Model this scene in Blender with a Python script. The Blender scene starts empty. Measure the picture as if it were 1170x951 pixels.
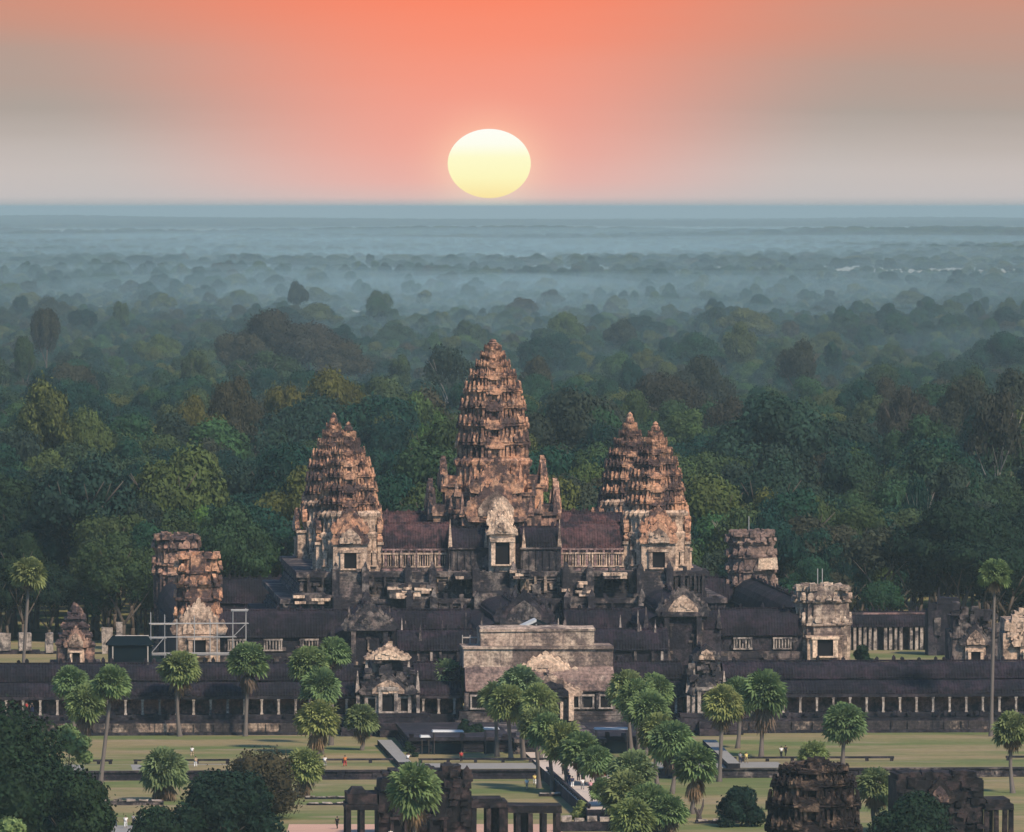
import bpy, math, random
import numpy as np
from mathutils import Vector, Matrix, Euler

random.seed(7)
RNG = np.random.default_rng(11)
SC = bpy.context.scene
COL = SC.collection
R = math.radians

# ------------------------------------------------------------------ camera
F = 10220.0          # focal length in photo pixels (1170 wide)
CAMH = 75.5          # metres above the temple lawn
cam_d = bpy.data.cameras.new('camera')
cam = bpy.data.objects.new('camera', cam_d)
COL.objects.link(cam)
cam_d.sensor_width = 36.0
cam_d.lens = 36.0 * F / 1170.0
cam_d.clip_start = 1.0
cam_d.clip_end = 250000.0
cam.location = (0, 0, CAMH)
cam.rotation_euler = (R(90) - math.atan((475.5 - 236.0) / F), 0, 0)
SC.camera = cam

# ------------------------------------------------------------------ light
SUN_AZ, SUN_EL = R(142), R(43)     # the light that models the stone comes from behind and right of the viewer
SKY_STRENGTH = 0.105
SUN_STRENGTH = 5.0
EXPOSURE = 0.0

world = bpy.data.worlds.new('World')
SC.world = world
world.use_nodes = True
nt = world.node_tree
nt.nodes.clear()


def N(tree, kind, **kw):
    n = tree.nodes.new(kind)
    for k, v in kw.items():
        setattr(n, k, v)
    return n


def ramp(tree, stops, interp='LINEAR'):
    n = tree.nodes.new('ShaderNodeValToRGB')
    cr = n.color_ramp
    cr.interpolation = interp
    while len(cr.elements) > 1:
        cr.elements.remove(cr.elements[-1])
    cr.elements[0].position = stops[0][0]
    cr.elements[0].color = tuple(stops[0][1]) + (1,)
    for p, c in stops[1:]:
        e = cr.elements.new(p)
        e.color = tuple(c) + (1,)
    return n


def maprange(tree, src, a, b, c=0.0, d=1.0, smooth=True):
    n = tree.nodes.new('ShaderNodeMapRange')
    n.interpolation_type = 'SMOOTHSTEP' if smooth else 'LINEAR'
    n.inputs['From Min'].default_value = a
    n.inputs['From Max'].default_value = b
    n.inputs['To Min'].default_value = c
    n.inputs['To Max'].default_value = d
    tree.links.new(src, n.inputs['Value'])
    return n.outputs['Result']


def mathn(tree, op, a, b=None):
    n = tree.nodes.new('ShaderNodeMath')
    n.operation = op
    for i, x in enumerate((a, b)):
        if x is None:
            continue
        if isinstance(x, (int, float)):
            n.inputs[i].default_value = x
        else:
            tree.links.new(x, n.inputs[i])
    return n.outputs[0]


def mixc(tree, fac, a, b, blend='MIX'):
    n = tree.nodes.new('ShaderNodeMix')
    n.data_type = 'RGBA'
    n.blend_type = blend
    for sock, x in ((n.inputs[0], fac), (n.inputs[6], a), (n.inputs[7], b)):
        if isinstance(x, (int, float)):
            sock.default_value = x
        elif isinstance(x, (tuple, list)):
            sock.default_value = tuple(x) + ((1,) if len(x) == 3 else ())
        else:
            tree.links.new(x, sock)
    return n.outputs[2]


# the dome: blue daylight sky overhead and behind, a red band of sunrise low in the east
tc = N(nt, 'ShaderNodeTexCoord')
sep = N(nt, 'ShaderNodeSeparateXYZ')
nt.links.new(tc.outputs['Generated'], sep.inputs[0])
dx, dy, dz = sep.outputs
sky = N(nt, 'ShaderNodeTexSky', sky_type='NISHITA')
sky.sun_disc = False
sky.sun_elevation = SUN_EL
sky.sun_rotation = SUN_AZ
sky.air_density = 1.3
sky.dust_density = 1.0
sky.ozone_density = 2.5
daylight = mixc(nt, 1.0, sky.outputs[0], (SKY_STRENGTH * .66, SKY_STRENGTH, SKY_STRENGTH * 1.34), 'MULTIPLY')
el = maprange(nt, dz, 0.0, 0.046, 0, 1, False)
wn = N(nt, 'ShaderNodeTexNoise')
wn.inputs['Scale'].default_value = 1.0
wn.inputs['Detail'].default_value = 4.0
wm = N(nt, 'ShaderNodeMapping')
wm.inputs['Scale'].default_value = (9, 9, 130)
nt.links.new(tc.outputs['Generated'], wm.inputs[0])
nt.links.new(wm.outputs[0], wn.inputs['Vector'])
wob = mathn(nt, 'MULTIPLY', mathn(nt, 'SUBTRACT', wn.outputs[0], 0.5), 0.17)
el2 = mathn(nt, 'ADD', el, mathn(nt, 'MULTIPLY', wob, maprange(nt, el, .02, .22)))
centre = ramp(nt, [(0.0, (.37, .42, .44)), (.006, (.50, .46, .46)), (0.022, (.74, .50, .46)), (0.06, (.84, .45, .39)), (0.12, (.88, .40, .325)), (.25, (.90, .355, .27)),
                   (.38, (.93, .30, .20)), (.50, (.96, .255, .15)), (1.0, (.88, .25, .14))])
side = ramp(nt, [(0.0, (.35, .41, .43)), (.006, (.44, .45, .46)), (0.024, (.56, .52, .51)), (0.08, (.57, .515, .49)), (0.15, (.51, .45, .415)), (.25, (.425, .365, .325)),
                 (.36, (.47, .335, .28)), (.50, (.61, .295, .215)), (1.0, (.72, .28, .19))])
nt.links.new(el2, centre.inputs[0])
nt.links.new(el2, side.inputs[0])
az = mathn(nt, 'ADD', mathn(nt, 'DIVIDE', dx, mathn(nt, 'MAXIMUM', dy, 0.01)), 0.004)
azs = mathn(nt, 'MULTIPLY', az, mathn(nt, 'ADD', 1.0, mathn(nt, 'MULTIPLY', mathn(nt, 'GREATER_THAN', az, 0.0), 0.12)))
azk = mathn(nt, 'ADD', 0.74, mathn(nt, 'MULTIPLY', el, 0.62))
azf = maprange(nt, mathn(nt, 'DIVIDE', mathn(nt, 'ABSOLUTE', azs), azk), 0.002, 0.057)
sunrise = mixc(nt, azf, centre.outputs[0], side.outputs[0])
ez = mathn(nt, 'SUBTRACT', dz, 0.0048)               # soft aureole round the sun
rr_ = mathn(nt, 'SQRT', mathn(nt, 'ADD', mathn(nt, 'MULTIPLY', mathn(nt, 'SUBTRACT', az, .0015), mathn(nt, 'SUBTRACT', az, .0015)), mathn(nt, 'MULTIPLY', mathn(nt, 'MULTIPLY', ez, 1.2), mathn(nt, 'MULTIPLY', ez, 1.2))))
halo = mathn(nt, 'POWER', maprange(nt, rr_, 0.0040, 0.0125, 1.0, 0.0, False), 3.0)
sunrise = mixc(nt, halo, sunrise, (.10, .14, .07), 'ADD')
hi = maprange(nt, dz, 0.03, 0.34)
back = maprange(nt, dy, 0.35, 0.93, 1.0, 0.0)
dayf = mathn(nt, 'MAXIMUM', hi, back)
skycol = mixc(nt, dayf, sunrise, daylight)
bg = N(nt, 'ShaderNodeBackground')
bg.inputs['Strength'].default_value = 1.0
nt.links.new(skycol, bg.inputs['Color'])
wo = N(nt, 'ShaderNodeOutputWorld')
nt.links.new(bg.outputs[0], wo.inputs['Surface'])

sun_d = bpy.data.lights.new('sun_light', 'SUN')
sun_d.energy = SUN_STRENGTH
sun_d.angle = R(6)
sun_d.color = (1.0, 0.82, 0.63)
sun_o = bpy.data.objects.new('sun_light', sun_d)
COL.objects.link(sun_o)
sdir = Vector((math.sin(SUN_AZ) * math.cos(SUN_EL), math.cos(SUN_AZ) * math.cos(SUN_EL), math.sin(SUN_EL)))
sun_o.rotation_euler = (-sdir).to_track_quat('-Z', 'Y').to_euler()
sun_o.location = (300, -200, 400)

SC.render.engine = 'CYCLES'
SC.view_settings.view_transform = 'Standard'
SC.view_settings.look = 'None'
SC.view_settings.gamma = 1.0
SC.view_settings.exposure = EXPOSURE
SC.view_settings.use_curve_mapping = False
SC.cycles.use_denoising = True
SC.cycles.max_bounces = 5
SC.cycles.diffuse_bounces = 2
SC.cycles.volume_bounces = 0
SC.cycles.transparent_max_bounces = 64
SC.cycles.caustics_reflective = False
SC.cycles.caustics_refractive = False

# ------------------------------------------------------------------ the temple's own axes
AX = R(3.75)                      # the temple stands turned a little to the line of sight
CA, SA = math.cos(AX), math.sin(AX)
TX, TY = -3.01, 1400.0            # foot of the central tower


def sol(px, v):
    k = (px - 585.0) / F
    return (k * (TY + v * CA) - TX + v * SA) / (CA - k * SA)


def dep(u, v):
    return TY + u * SA + v * CA


def zat(py, u, v):
    return CAMH - (py - 236.0) * dep(u, v) / F


def world_of(u, v, z=0.0):
    return Vector((TX + u * CA - v * SA, TY + u * SA + v * CA, z))


def mpp(u, v):
    return dep(u, v) / F


def ground(px, py, z):
    Y = (CAMH - z) * F / (py - 236.0)
    return Vector(((px - 585.0) * Y / F, Y, z))


def to_uv(p):
    dxx, dyy = p.x - TX, p.y - TY
    return dxx * CA + dyy * SA, -dxx * SA + dyy * CA


# ------------------------------------------------------------------ naming and linking
def tag(o, label=None, cat=None, group=None, kind=None):
    if label: o['label'] = label
    if cat: o['category'] = cat
    if group: o['group'] = group
    if kind: o['kind'] = kind
    return o


def thing(name, label, cat, loc, rz=0.0, group=None):
    o = bpy.data.objects.new(name, None)
    COL.objects.link(o)
    o.empty_display_size = 1
    o.location = loc
    o.rotation_euler = (0, 0, rz)
    return tag(o, label, cat, group)


def tthing(name, label, cat, u, v, z, group=None, rz=0.0):
    return thing(name, label, cat, world_of(u, v, z), AX + rz, group)


def link(name, mesh, parent=None, loc=None):
    o = bpy.data.objects.new(name, mesh)
    COL.objects.link(o)
    if parent is not None: o.parent = parent
    if loc is not None: o.location = loc
    return o


def dup(root, loc, rz=0.0, label=None, group=None, scale=None):
    r = root.copy()
    COL.objects.link(r)
    r.location = loc
    r.rotation_euler = (0, 0, rz)
    if scale is not None: r.scale = scale
    if label: r['label'] = label
    if group: r['group'] = group
    for ch in list(root.children):
        c = ch.copy(); COL.objects.link(c); c.parent = r
        for g in list(ch.children):
            d = g.copy(); COL.objects.link(d); d.parent = c
    return r


class MB:
    """collects polygons, then links them as one mesh object"""
    def __init__(s):
        s.v = []; s.f = []; s.m = []

    def add(s, verts, faces, mi=0):
        o = len(s.v)
        s.v.extend([tuple(p) for p in verts])
        for f in faces:
            s.f.append(tuple(i + o for i in f)); s.m.append(mi)

    def box(s, x0, x1, y0, y1, z0, z1, mi=0, j=0.0, top=None):
        t = top or (0, 0)
        P = [(x0, y0, z0), (x1, y0, z0), (x1, y1, z0), (x0, y1, z0),
             (x0 + t[0], y0 + t[1], z1), (x1 - t[0], y0 + t[1], z1), (x1 - t[0], y1 - t[1], z1), (x0 + t[0], y1 - t[1], z1)]
        if j:
            P = [tuple(c + random.uniform(-j, j) for c in p) for p in P]
        s.add(P, [(0, 3, 2, 1), (4, 5, 6, 7), (0, 1, 5, 4), (1, 2, 6, 5), (2, 3, 7, 6), (3, 0, 4, 7)], mi)

    def loft(s, rings, mi=0, cap=True):
        n = len(rings[0][0]); V = []; Fc = []
        for poly, z in rings:
            V += [(x, y, z) for x, y in poly]
        for k in range(len(rings) - 1):
            for i in range(n):
                a = k * n + i; b = k * n + (i + 1) % n
                Fc.append((a, b, b + n, a + n))
        if cap:
            Fc.append(tuple(reversed(range(n))))
            Fc.append(tuple(range((len(rings) - 1) * n, len(rings) * n)))
        s.add(V, Fc, mi)

    def tube(s, p0, p1, r0, r1=None, n=6, mi=0):
        r1 = r0 if r1 is None else r1
        p0, p1 = Vector(p0), Vector(p1)
        d = (p1 - p0).normalized()
        a = d.orthogonal().normalized(); b = d.cross(a)
        V = []
        for p, r in ((p0, r0), (p1, r1)):
            for i in range(n):
                t = 2 * math.pi * i / n
                V.append(p + a * r * math.cos(t) + b * r * math.sin(t))
        Fc = [(i, (i + 1) % n, n + (i + 1) % n, n + i) for i in range(n)]
        Fc += [tuple(reversed(range(n))), tuple(range(n, 2 * n))]
        s.add(V, Fc, mi)

    def slab(s, outline, origin, ex, ez, ey, t, mi=0):
        """outline (a,b) in the plane ex/ez, thickness t along ey"""
        o, ex, ez, ey = Vector(origin), Vector(ex), Vector(ez), Vector(ey)
        n = len(outline)
        V = [o + ex * a + ez * b for a, b in outline] + [o + ex * a + ez * b + ey * t for a, b in outline]
        Fc = [tuple(range(n)), tuple(reversed(range(n, 2 * n)))]
        Fc += [(i, i + n, (i + 1) % n + n, (i + 1) % n) for i in range(n)]
        s.add(V, Fc, mi)

    def build(s, name, mats, parent=None, loc=None, jit=0.0, smooth=False):
        me = bpy.data.meshes.new(name)
        V = np.array(s.v, dtype=float)
        if jit and len(V):
            V = V + RNG.uniform(-jit, jit, V.shape)
        me.from_pydata([tuple(p) for p in V], [], s.f)
        if not isinstance(mats, (list, tuple)): mats = [mats]
        for m in mats: me.materials.append(m)
        if len(mats) > 1: me.polygons.foreach_set('material_index', s.m)
        if smooth: me.polygons.foreach_set('use_smooth', [True] * len(s.f))
        me.update()
        import bmesh
        bm = bmesh.new(); bm.from_mesh(me)
        bmesh.ops.recalc_face_normals(bm, faces=bm.faces)
        bm.to_mesh(me); bm.free()
        return link(name, me, parent, loc)


# ------------------------------------------------------------------ materials
def newmat(name):
    m = bpy.data.materials.new(name)
    m.use_nodes = True
    t = m.node_tree
    t.nodes.clear()
    out = N(t, 'ShaderNodeOutputMaterial')
    b = N(t, 'ShaderNodeBsdfPrincipled')
    b.inputs['Roughness'].default_value = 0.9
    b.inputs['Specular IOR Level'].default_value = 0.2
    t.links.new(b.outputs[0], out.inputs['Surface'])
    return m, t, b, out


def noise(t, vec, scale, detail=5.0, rough=0.6, w=None):
    n = N(t, 'ShaderNodeTexNoise')
    n.inputs['Scale'].default_value = scale
    n.inputs['Detail'].default_value = detail
    n.inputs['Roughness'].default_value = rough
    if w is not None:
        n.noise_dimensions = '4D'
        t.links.new(w, n.inputs['W'])
    t.links.new(vec, n.inputs['Vector'])
    return n.outputs[0]


def stone(name, clean, lichen, pale, red, cover=0.5, blotch=0.28, streak=0.5, palef=0.3, bump=0.5, ribs=None, redf=0.5, courses=0.0):
    """weathered sandstone: clean stone, dark lichen cover, pale bare patches, reddish stains, dark runs of water"""
    m, t, b, out = newmat(name)
    tcn = N(t, 'ShaderNodeTexCoord'); oi = N(t, 'ShaderNodeObjectInfo')
    w = mathn(t, 'MULTIPLY', oi.outputs['Random'], 60.0)
    vec = tcn.outputs['Object']
    big = noise(t, vec, blotch, 7, 0.62, w)
    mp = N(t, 'ShaderNodeMapping'); mp.inputs['Scale'].default_value = (1.5, 1.5, 0.16)
    t.links.new(vec, mp.inputs[0])
    stk = noise(t, mp.outputs[0], 0.9, 5, 0.6, w)
    fine = noise(t, vec, 2.3, 4, 0.7, w)
    mid = noise(t, vec, 0.75, 5, 0.65, w)
    redn = noise(t, vec, 0.33, 4, 0.6)
    col = mixc(t, maprange(t, redn, 0.5 - .15, 0.5 + .15, 0, redf), clean, red)
    col = mixc(t, maprange(t, mid, 0.56, 0.68, 0, palef), col, pale)
    lf = mathn(t, 'ADD', mathn(t, 'MULTIPLY', big, 0.62), mathn(t, 'MULTIPLY', mid, 0.38))
    lo = 0.5 + (0.5 - cover) * 0.30
    col = mixc(t, maprange(t, lf, lo - .05, lo + .05, 0, 0.93), col, lichen)
    col = mixc(t, maprange(t, stk, 0.52, 0.64, 0, streak), col, lichen)
    col = mixc(t, 1.0, col, mixc(t, maprange(t, fine, .25, .75), (.42, .42, .43), (1.75, 1.72, 1.66)), 'MULTIPLY')
    if courses:
        sx = N(t, 'ShaderNodeSeparateXYZ'); t.links.new(vec, sx.inputs[0])
        cb = N(t, 'ShaderNodeCombineXYZ')
        t.links.new(mathn(t, 'ADD', sx.outputs[0], sx.outputs[1]), cb.inputs[0])
        t.links.new(sx.outputs[2], cb.inputs[1])
        br = N(t, 'ShaderNodeTexBrick')
        br.inputs['Scale'].default_value = 1.0
        br.inputs['Brick Width'].default_value = 1.1
        br.inputs['Row Height'].default_value = 0.45
        br.inputs['Mortar Size'].default_value = 0.05
        br.inputs['Color1'].default_value = (1.12, 1.12, 1.12, 1)
        br.inputs['Color2'].default_value = (.78, .78, .78, 1)
        br.inputs['Mortar'].default_value = (.45, .45, .45, 1)
        t.links.new(cb.outputs[0], br.inputs['Vector'])
        col = mixc(t, courses, col, mixc(t, 1.0, col, br.outputs[0], 'MULTIPLY'))
    t.links.new(col, b.inputs['Base Color'])
    bp = N(t, 'ShaderNodeBump'); bp.inputs['Strength'].default_value = bump; bp.inputs['Distance'].default_value = 0.25
    hgt = mathn(t, 'ADD', mathn(t, 'MULTIPLY', fine, 0.6), mathn(t, 'MULTIPLY', mid, 0.6))
    if ribs:
        sx = N(t, 'ShaderNodeSeparateXYZ'); t.links.new(vec, sx.inputs[0])
        a = mathn(t, 'MULTIPLY', sx.outputs[0 if ribs[0] == 'x' else 1], 2 * math.pi / ribs[1])
        hgt = mathn(t, 'ADD', hgt, mathn(t, 'MULTIPLY', mathn(t, 'SINE', a), 0.14))
    t.links.new(hgt, bp.inputs['Height'])
    t.links.new(bp.outputs[0], b.inputs['Normal'])
    return m


def plain(name, col, rough=0.8, var=0.25, scale=1.0, spec=0.2, metal=0.0):
    m, t, b, out = newmat(name)
    tcn = N(t, 'ShaderNodeTexCoord')
    n = noise(t, tcn.outputs['Object'], scale, 4)
    c = mixc(t, n, tuple(x * (1 - var) for x in col), tuple(x * (1 + var) for x in col))
    t.links.new(c, b.inputs['Base Color'])
    b.inputs['Roughness'].default_value = rough
    b.inputs['Specular IOR Level'].default_value = spec
    b.inputs['Metallic'].default_value = metal
    return m


M = {}
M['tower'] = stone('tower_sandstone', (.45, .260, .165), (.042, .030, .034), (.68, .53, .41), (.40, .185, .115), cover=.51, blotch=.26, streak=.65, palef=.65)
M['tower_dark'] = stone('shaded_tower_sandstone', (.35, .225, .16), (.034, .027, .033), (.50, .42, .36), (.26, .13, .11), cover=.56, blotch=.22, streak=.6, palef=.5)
M['porch'] = stone('bare_sandstone', (.50, .37, .28), (.09, .065, .058), (.62, .50, .40), (.38, .26, .19), cover=.40, blotch=.30, streak=.60, palef=.5, courses=.3)
M['lit'] = stone('bare_pale_sandstone', (.58, .44, .33), (.12, .09, .075), (.68, .56, .45), (.50, .34, .24), cover=.22, blotch=.35, streak=.3, palef=.5)
M['gopura'] = stone('bare_gatehouse_roof', (.46, .365, .285), (.10, .075, .07), (.66, .54, .42), (.30, .205, .165), cover=.46, blotch=.20, streak=.5, palef=.7, redf=.6, courses=.35)
M['gopura_low'] = stone('brown_gatehouse_roof', (.22, .155, .13), (.075, .055, .055), (.55, .44, .35), (.17, .11, .10), cover=.42, blotch=.25, streak=.45, palef=.6, courses=.35)
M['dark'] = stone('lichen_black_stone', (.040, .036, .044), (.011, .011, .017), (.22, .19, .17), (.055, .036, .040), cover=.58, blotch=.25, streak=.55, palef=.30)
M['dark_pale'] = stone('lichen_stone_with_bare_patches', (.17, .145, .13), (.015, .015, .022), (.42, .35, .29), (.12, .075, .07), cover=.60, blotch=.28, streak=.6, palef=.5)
M['roof_x'] = stone('dark_tiled_vault', (.017, .015, .022), (.007, .007, .011), (.060, .048, .052), (.036, .020, .028), cover=.50, blotch=.15, streak=.2, palef=.25, ribs=('x', .42), bump=.7)
M['roof_y'] = stone('dark_tiled_vault_along', (.017, .015, .022), (.007, .007, .011), (.060, .048, .052), (.036, .020, .028), cover=.50, blotch=.15, streak=.2, palef=.25, ribs=('y', .42), bump=.7)
M['roof_red'] = stone('reddish_tiled_vault', (.072, .040, .042), (.018, .014, .020), (.16, .11, .10), (.085, .034, .034), cover=.50, blotch=.2, streak=.4, palef=.3, ribs=('x', .40), bump=.7)
M['wall_red'] = stone('mauve_gallery_wall', (.26, .175, .165), (.045, .036, .042), (.46, .38, .33), (.25, .125, .115), cover=.45, blotch=.3, streak=.6, palef=.4, courses=.4)
M['relief'] = stone('red_relief_wall', (.24, .125, .105), (.035, .026, .030), (.22, .16, .14), (.15, .065, .055), cover=.45, blotch=.2, streak=.3, palef=.3)
M['pillar'] = stone('pale_pillar_stone', (.33, .285, .25), (.05, .045, .05), (.46, .40, .35), (.25, .19, .16), cover=.38, blotch=.6, streak=.4, palef=.5)
M['plinth'] = stone('bare_plinth_panels', (.36, .28, .215), (.022, .021, .027), (.48, .39, .31), (.26, .17, .13), cover=.66, blotch=.14, streak=.70, palef=.5, courses=.6)
M['inside'] = plain('painted_chamber_shade', (.010, .009, .011), .95, .2)  # near-black colour stands in for the shade inside doorways and windows
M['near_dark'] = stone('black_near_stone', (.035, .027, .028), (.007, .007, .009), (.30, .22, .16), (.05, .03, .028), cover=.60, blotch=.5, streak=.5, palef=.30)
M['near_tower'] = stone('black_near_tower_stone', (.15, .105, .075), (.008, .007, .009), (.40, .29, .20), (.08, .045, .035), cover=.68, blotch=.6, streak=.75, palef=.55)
M['steel'] = plain('galvanised_tube', (.36, .35, .34), .5, .15, 2.0, .4)
M['plank'] = plain('grey_scaffold_board', (.42, .38, .34), .8, .3, 1.0)
M['wood'] = plain('weathered_timber', (.075, .06, .055), .8, .3, 2.0)
M['tarp'] = plain('pale_sheet_roofing', (.52, .53, .52), 1.0, .15, .8, 0.0)
M['tarp_dark'] = plain('dark_teal_sheeting', (.006, .012, .017), 1.0, .3, .6, 0.0)
M['path'] = plain('grey_stone_paving', (.25, .24, .22), .9, .25, .7)
M['sand'] = plain('pale_worn_causeway_paving', (.52, .43, .35), .9, .2, .5)
M['earth'] = plain('pink_bare_earth', (.50, .31, .23), .95, .2, .3)
M['bark'] = plain('grey_brown_bark', (.10, .080, .065), .9, .35, 2.0)
M['bark_pale'] = plain('pale_bark', (.22, .19, .16), .85, .3, 1.5)
M['palm_bark'] = plain('grey_palm_bark', (.15, .125, .11), .9, .35, 3.0)


def leafmat(name, stops, trans=0.15, shade=0.38, scale=0.35):
    """leaf colour: one tone per tree drawn from its random number, with clumps of older and younger leaf in it"""
    m, t, b, out = newmat(name)
    oi = N(t, 'ShaderNodeObjectInfo'); tcn = N(t, 'ShaderNodeTexCoord')
    r = ramp(t, stops)
    t.links.new(oi.outputs['Random'], r.inputs[0])
    n = noise(t, tcn.outputs['Object'], scale, 3, .6)
    col = mixc(t, 1.0, r.outputs[0], mixc(t, maprange(t, n, .3, .7), (1 - shade,) * 3, (1 + shade,) * 3), 'MULTIPLY')
    geo = N(t, 'ShaderNodeNewGeometry')
    col = mixc(t, 1.0, col, mixc(t, geo.outputs['Random Per Island'], (.85, .86, .84), (1.16, 1.15, 1.12)), 'MULTIPLY')
    t.links.new(col, b.inputs['Base Color'])
    b.inputs['Roughness'].default_value = .75
    b.inputs['Specular IOR Level'].default_value = .15
    tr = N(t, 'ShaderNodeBsdfTranslucent'); t.links.new(col, tr.inputs[0])
    ms = N(t, 'ShaderNodeMixShader'); ms.inputs[0].default_value = trans
    t.links.new(b.outputs[0], ms.inputs[1]); t.links.new(tr.outputs[0], ms.inputs[2])
    t.links.new(ms.outputs[0], out.inputs['Surface'])
    return m


M['leaf'] = leafmat('forest_leaves', [(0, (.005, .025, .020)), (.20, (.009, .040, .027)), (.36, (.018, .056, .026)), (.50, (.044, .066, .021)),
                                      (.60, (.007, .036, .027)), (.70, (.046, .040, .023)), (.78, (.011, .046, .031)), (.90, (.086, .094, .024)), (1, (.034, .086, .030))])
M['leaf_brown'] = leafmat('brownish_dark_leaves', [(0, (.030, .032, .022)), (.4, (.040, .036, .024)), (.7, (.026, .034, .022)), (1, (.052, .044, .022))])
M['leaf_olive'] = leafmat('olive_leaves', [(0, (.070, .075, .016)), (.5, (.085, .080, .020)), (1, (.060, .078, .018))])
M['leaf_bright'] = leafmat('fresh_leaves', [(0, (.050, .115, .024)), (.5, (.070, .130, .028)), (1, (.045, .100, .030))])
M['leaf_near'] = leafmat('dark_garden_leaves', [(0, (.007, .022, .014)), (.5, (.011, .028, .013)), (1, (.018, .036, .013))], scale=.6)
M['palm'] = leafmat('palm_leaves', [(0, (.14, .21, .085)), (.4, (.17, .24, .09)), (.7, (.23, .25, .085)), (1, (.155, .22, .105))], trans=.32, shade=.35, scale=.5)
M['palm_dead'] = leafmat('withered_palm_leaves', [(0, (.16, .105, .065)), (.5, (.20, .135, .075)), (1, (.14, .10, .075))], trans=.1, shade=.3, scale=.8)


def groundmat(name, far):
    m, t, b, out = newmat(name)
    tcn = N(t, 'ShaderNodeTexCoord'); vec = tcn.outputs['Object']
    if far:
        mp = N(t, 'ShaderNodeMapping'); mp.inputs['Scale'].default_value = (1, .33, 1)
        t.links.new(vec, mp.inputs[0])
        n1 = noise(t, mp.outputs[0], .0016, 7, .62)
        n2 = noise(t, mp.outputs[0], .011, 5, .6)
        c = mixc(t, maprange(t, n2, .35, .65), (.030, .046, .024), (.060, .075, .034))
        c = mixc(t, maprange(t, n1, .50, .57), c, (.38, .34, .26))
    else:
        mp = N(t, 'ShaderNodeMapping'); mp.inputs['Scale'].default_value = (.45, 1.3, 1)
        t.links.new(vec, mp.inputs[0])
        n1 = noise(t, mp.outputs[0], .045, 6, .6)
        n2 = noise(t, vec, .6, 5, .7)
        n3 = noise(t, mp.outputs[0], .11, 4, .6)
        c = mixc(t, maprange(t, n1, .38, .62), (.125, .155, .056), (.250, .200, .105))
        c = mixc(t, maprange(t, n3, .53, .66, 0, .8), c, (.30, .23, .145))
        n4 = noise(t, mp.outputs[0], .22, 5, .65)
        c = mixc(t, maprange(t, n4, .52, .72, 0, .5), c, (.075, .105, .045))
        c = mixc(t, 1.0, c, mixc(t, n2, (.65, .65, .65), (1.35, 1.35, 1.35)), 'MULTIPLY')
    t.links.new(c, b.inputs['Base Color'])
    b.inputs['Roughness'].default_value = 1.0
    b.inputs['Specular IOR Level'].default_value = 0.05
    return m


M['plain'] = groundmat('far_plain', True)
M['grass'] = groundmat('dry_lawn', False)

# ------------------------------------------------------------------ ground, haze, sun
LOW = -1.2                        # the low lawns in front of the temple platform


def sheet(name, pts, z, mat, kind='structure'):
    mb = MB()
    mb.add([(p[0], p[1], z) for p in pts], [tuple(range(len(pts)))])
    o = mb.build(name, mat)
    tag(o, kind=kind)
    return o


def tuv(pts):
    return [tuple(world_of(u, v))[:2] for u, v in pts]


gmb = MB()
ys = [-1500, 0, 800, 1000, 1500, 2000, 3000, 5000, 8000, 13000, 20000, 30000, 45000, 60000]
xs = [-9000, -3000, -1000, -300, 0, 300, 1000, 3000, 9000]
gmb.add([(x, y, LOW) for y in ys for x in xs],
        [(j * len(xs) + i, j * len(xs) + i + 1, (j + 1) * len(xs) + i + 1, (j + 1) * len(xs) + i) for j in range(len(ys) - 1) for i in range(len(xs) - 1)])
tag(gmb.build('ground', M['plain']), kind='structure')
sheet('low_lawn', [(-700, 850), (700, 850), (700, 1215), (-700, 1215)], LOW + .006, M['grass'])

hm = bpy.data.materials.new('morning_haze'); hm.use_nodes = True
ht = hm.node_tree; ht.nodes.clear()
HAZE = 0.000052
pv = N(ht, 'ShaderNodeVolumePrincipled')
pv.inputs['Color'].default_value = (.57, .77, .78, 1)
pv.inputs['Density'].default_value = HAZE
pv.inputs['Anisotropy'].default_value = 0.0
ho = N(ht, 'ShaderNodeOutputMaterial'); ht.links.new(pv.outputs[0], ho.inputs['Volume'])
hb = MB(); hb.box(-9500, 9500, -2000, 62000, LOW - 1, CAMH + 1.8)
tag(hb.build('haze', hm), kind='stuff')

mm = bpy.data.materials.new('ground_mist'); mm.use_nodes = True
mt_ = mm.node_tree; mt_.nodes.clear()
pv = N(mt_, 'ShaderNodeVolumePrincipled')
pv.inputs['Color'].default_value = (.58, .86, .90, 1)
pv.inputs['Density'].default_value = 0.000040
pv.inputs['Anisotropy'].default_value = 0.0
ho = N(mt_, 'ShaderNodeOutputMaterial'); mt_.links.new(pv.outputs[0], ho.inputs['Volume'])


def ball_mesh(n=32, m=16):
    V = []; Fc = []
    for j in range(1, m):
        ph = -math.pi / 2 + math.pi * j / m
        for i in range(n):
            t = 2 * math.pi * i / n
            V.append((math.cos(ph) * math.cos(t), math.cos(ph) * math.sin(t), math.sin(ph)))
    V += [(0, 0, -1), (0, 0, 1)]
    for j in range(m - 2):
        for i in range(n):
            Fc.append((j * n + i, j * n + (i + 1) % n, (j + 1) * n + (i + 1) % n, (j + 1) * n + i))
    for i in range(n):
        Fc.append((len(V) - 2, (i + 1) % n, i)); Fc.append((len(V) - 1, (m - 2) * n + i, (m - 2) * n + (i + 1) % n))
    return V, Fc


mm2 = mm.copy(); mm2.name = 'drifting_mist'
mm2.node_tree.nodes['Principled Volume'].inputs['Density'].default_value = 0.00018


def mist(px, py, Y, rx_, ry_, rz_):
    V, Fc = ball_mesh()
    x = (px - 585) * Y / F
    b_ = MB(); b_.add([(p[0] * rx_, p[1] * ry_, p[2] * rz_) for p in V], Fc)
    o = b_.build('mist', mm if ry_ > 2000 else mm2, None, (x, Y, LOW + rz_ + .4))
    tag(o, kind='stuff')


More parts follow.
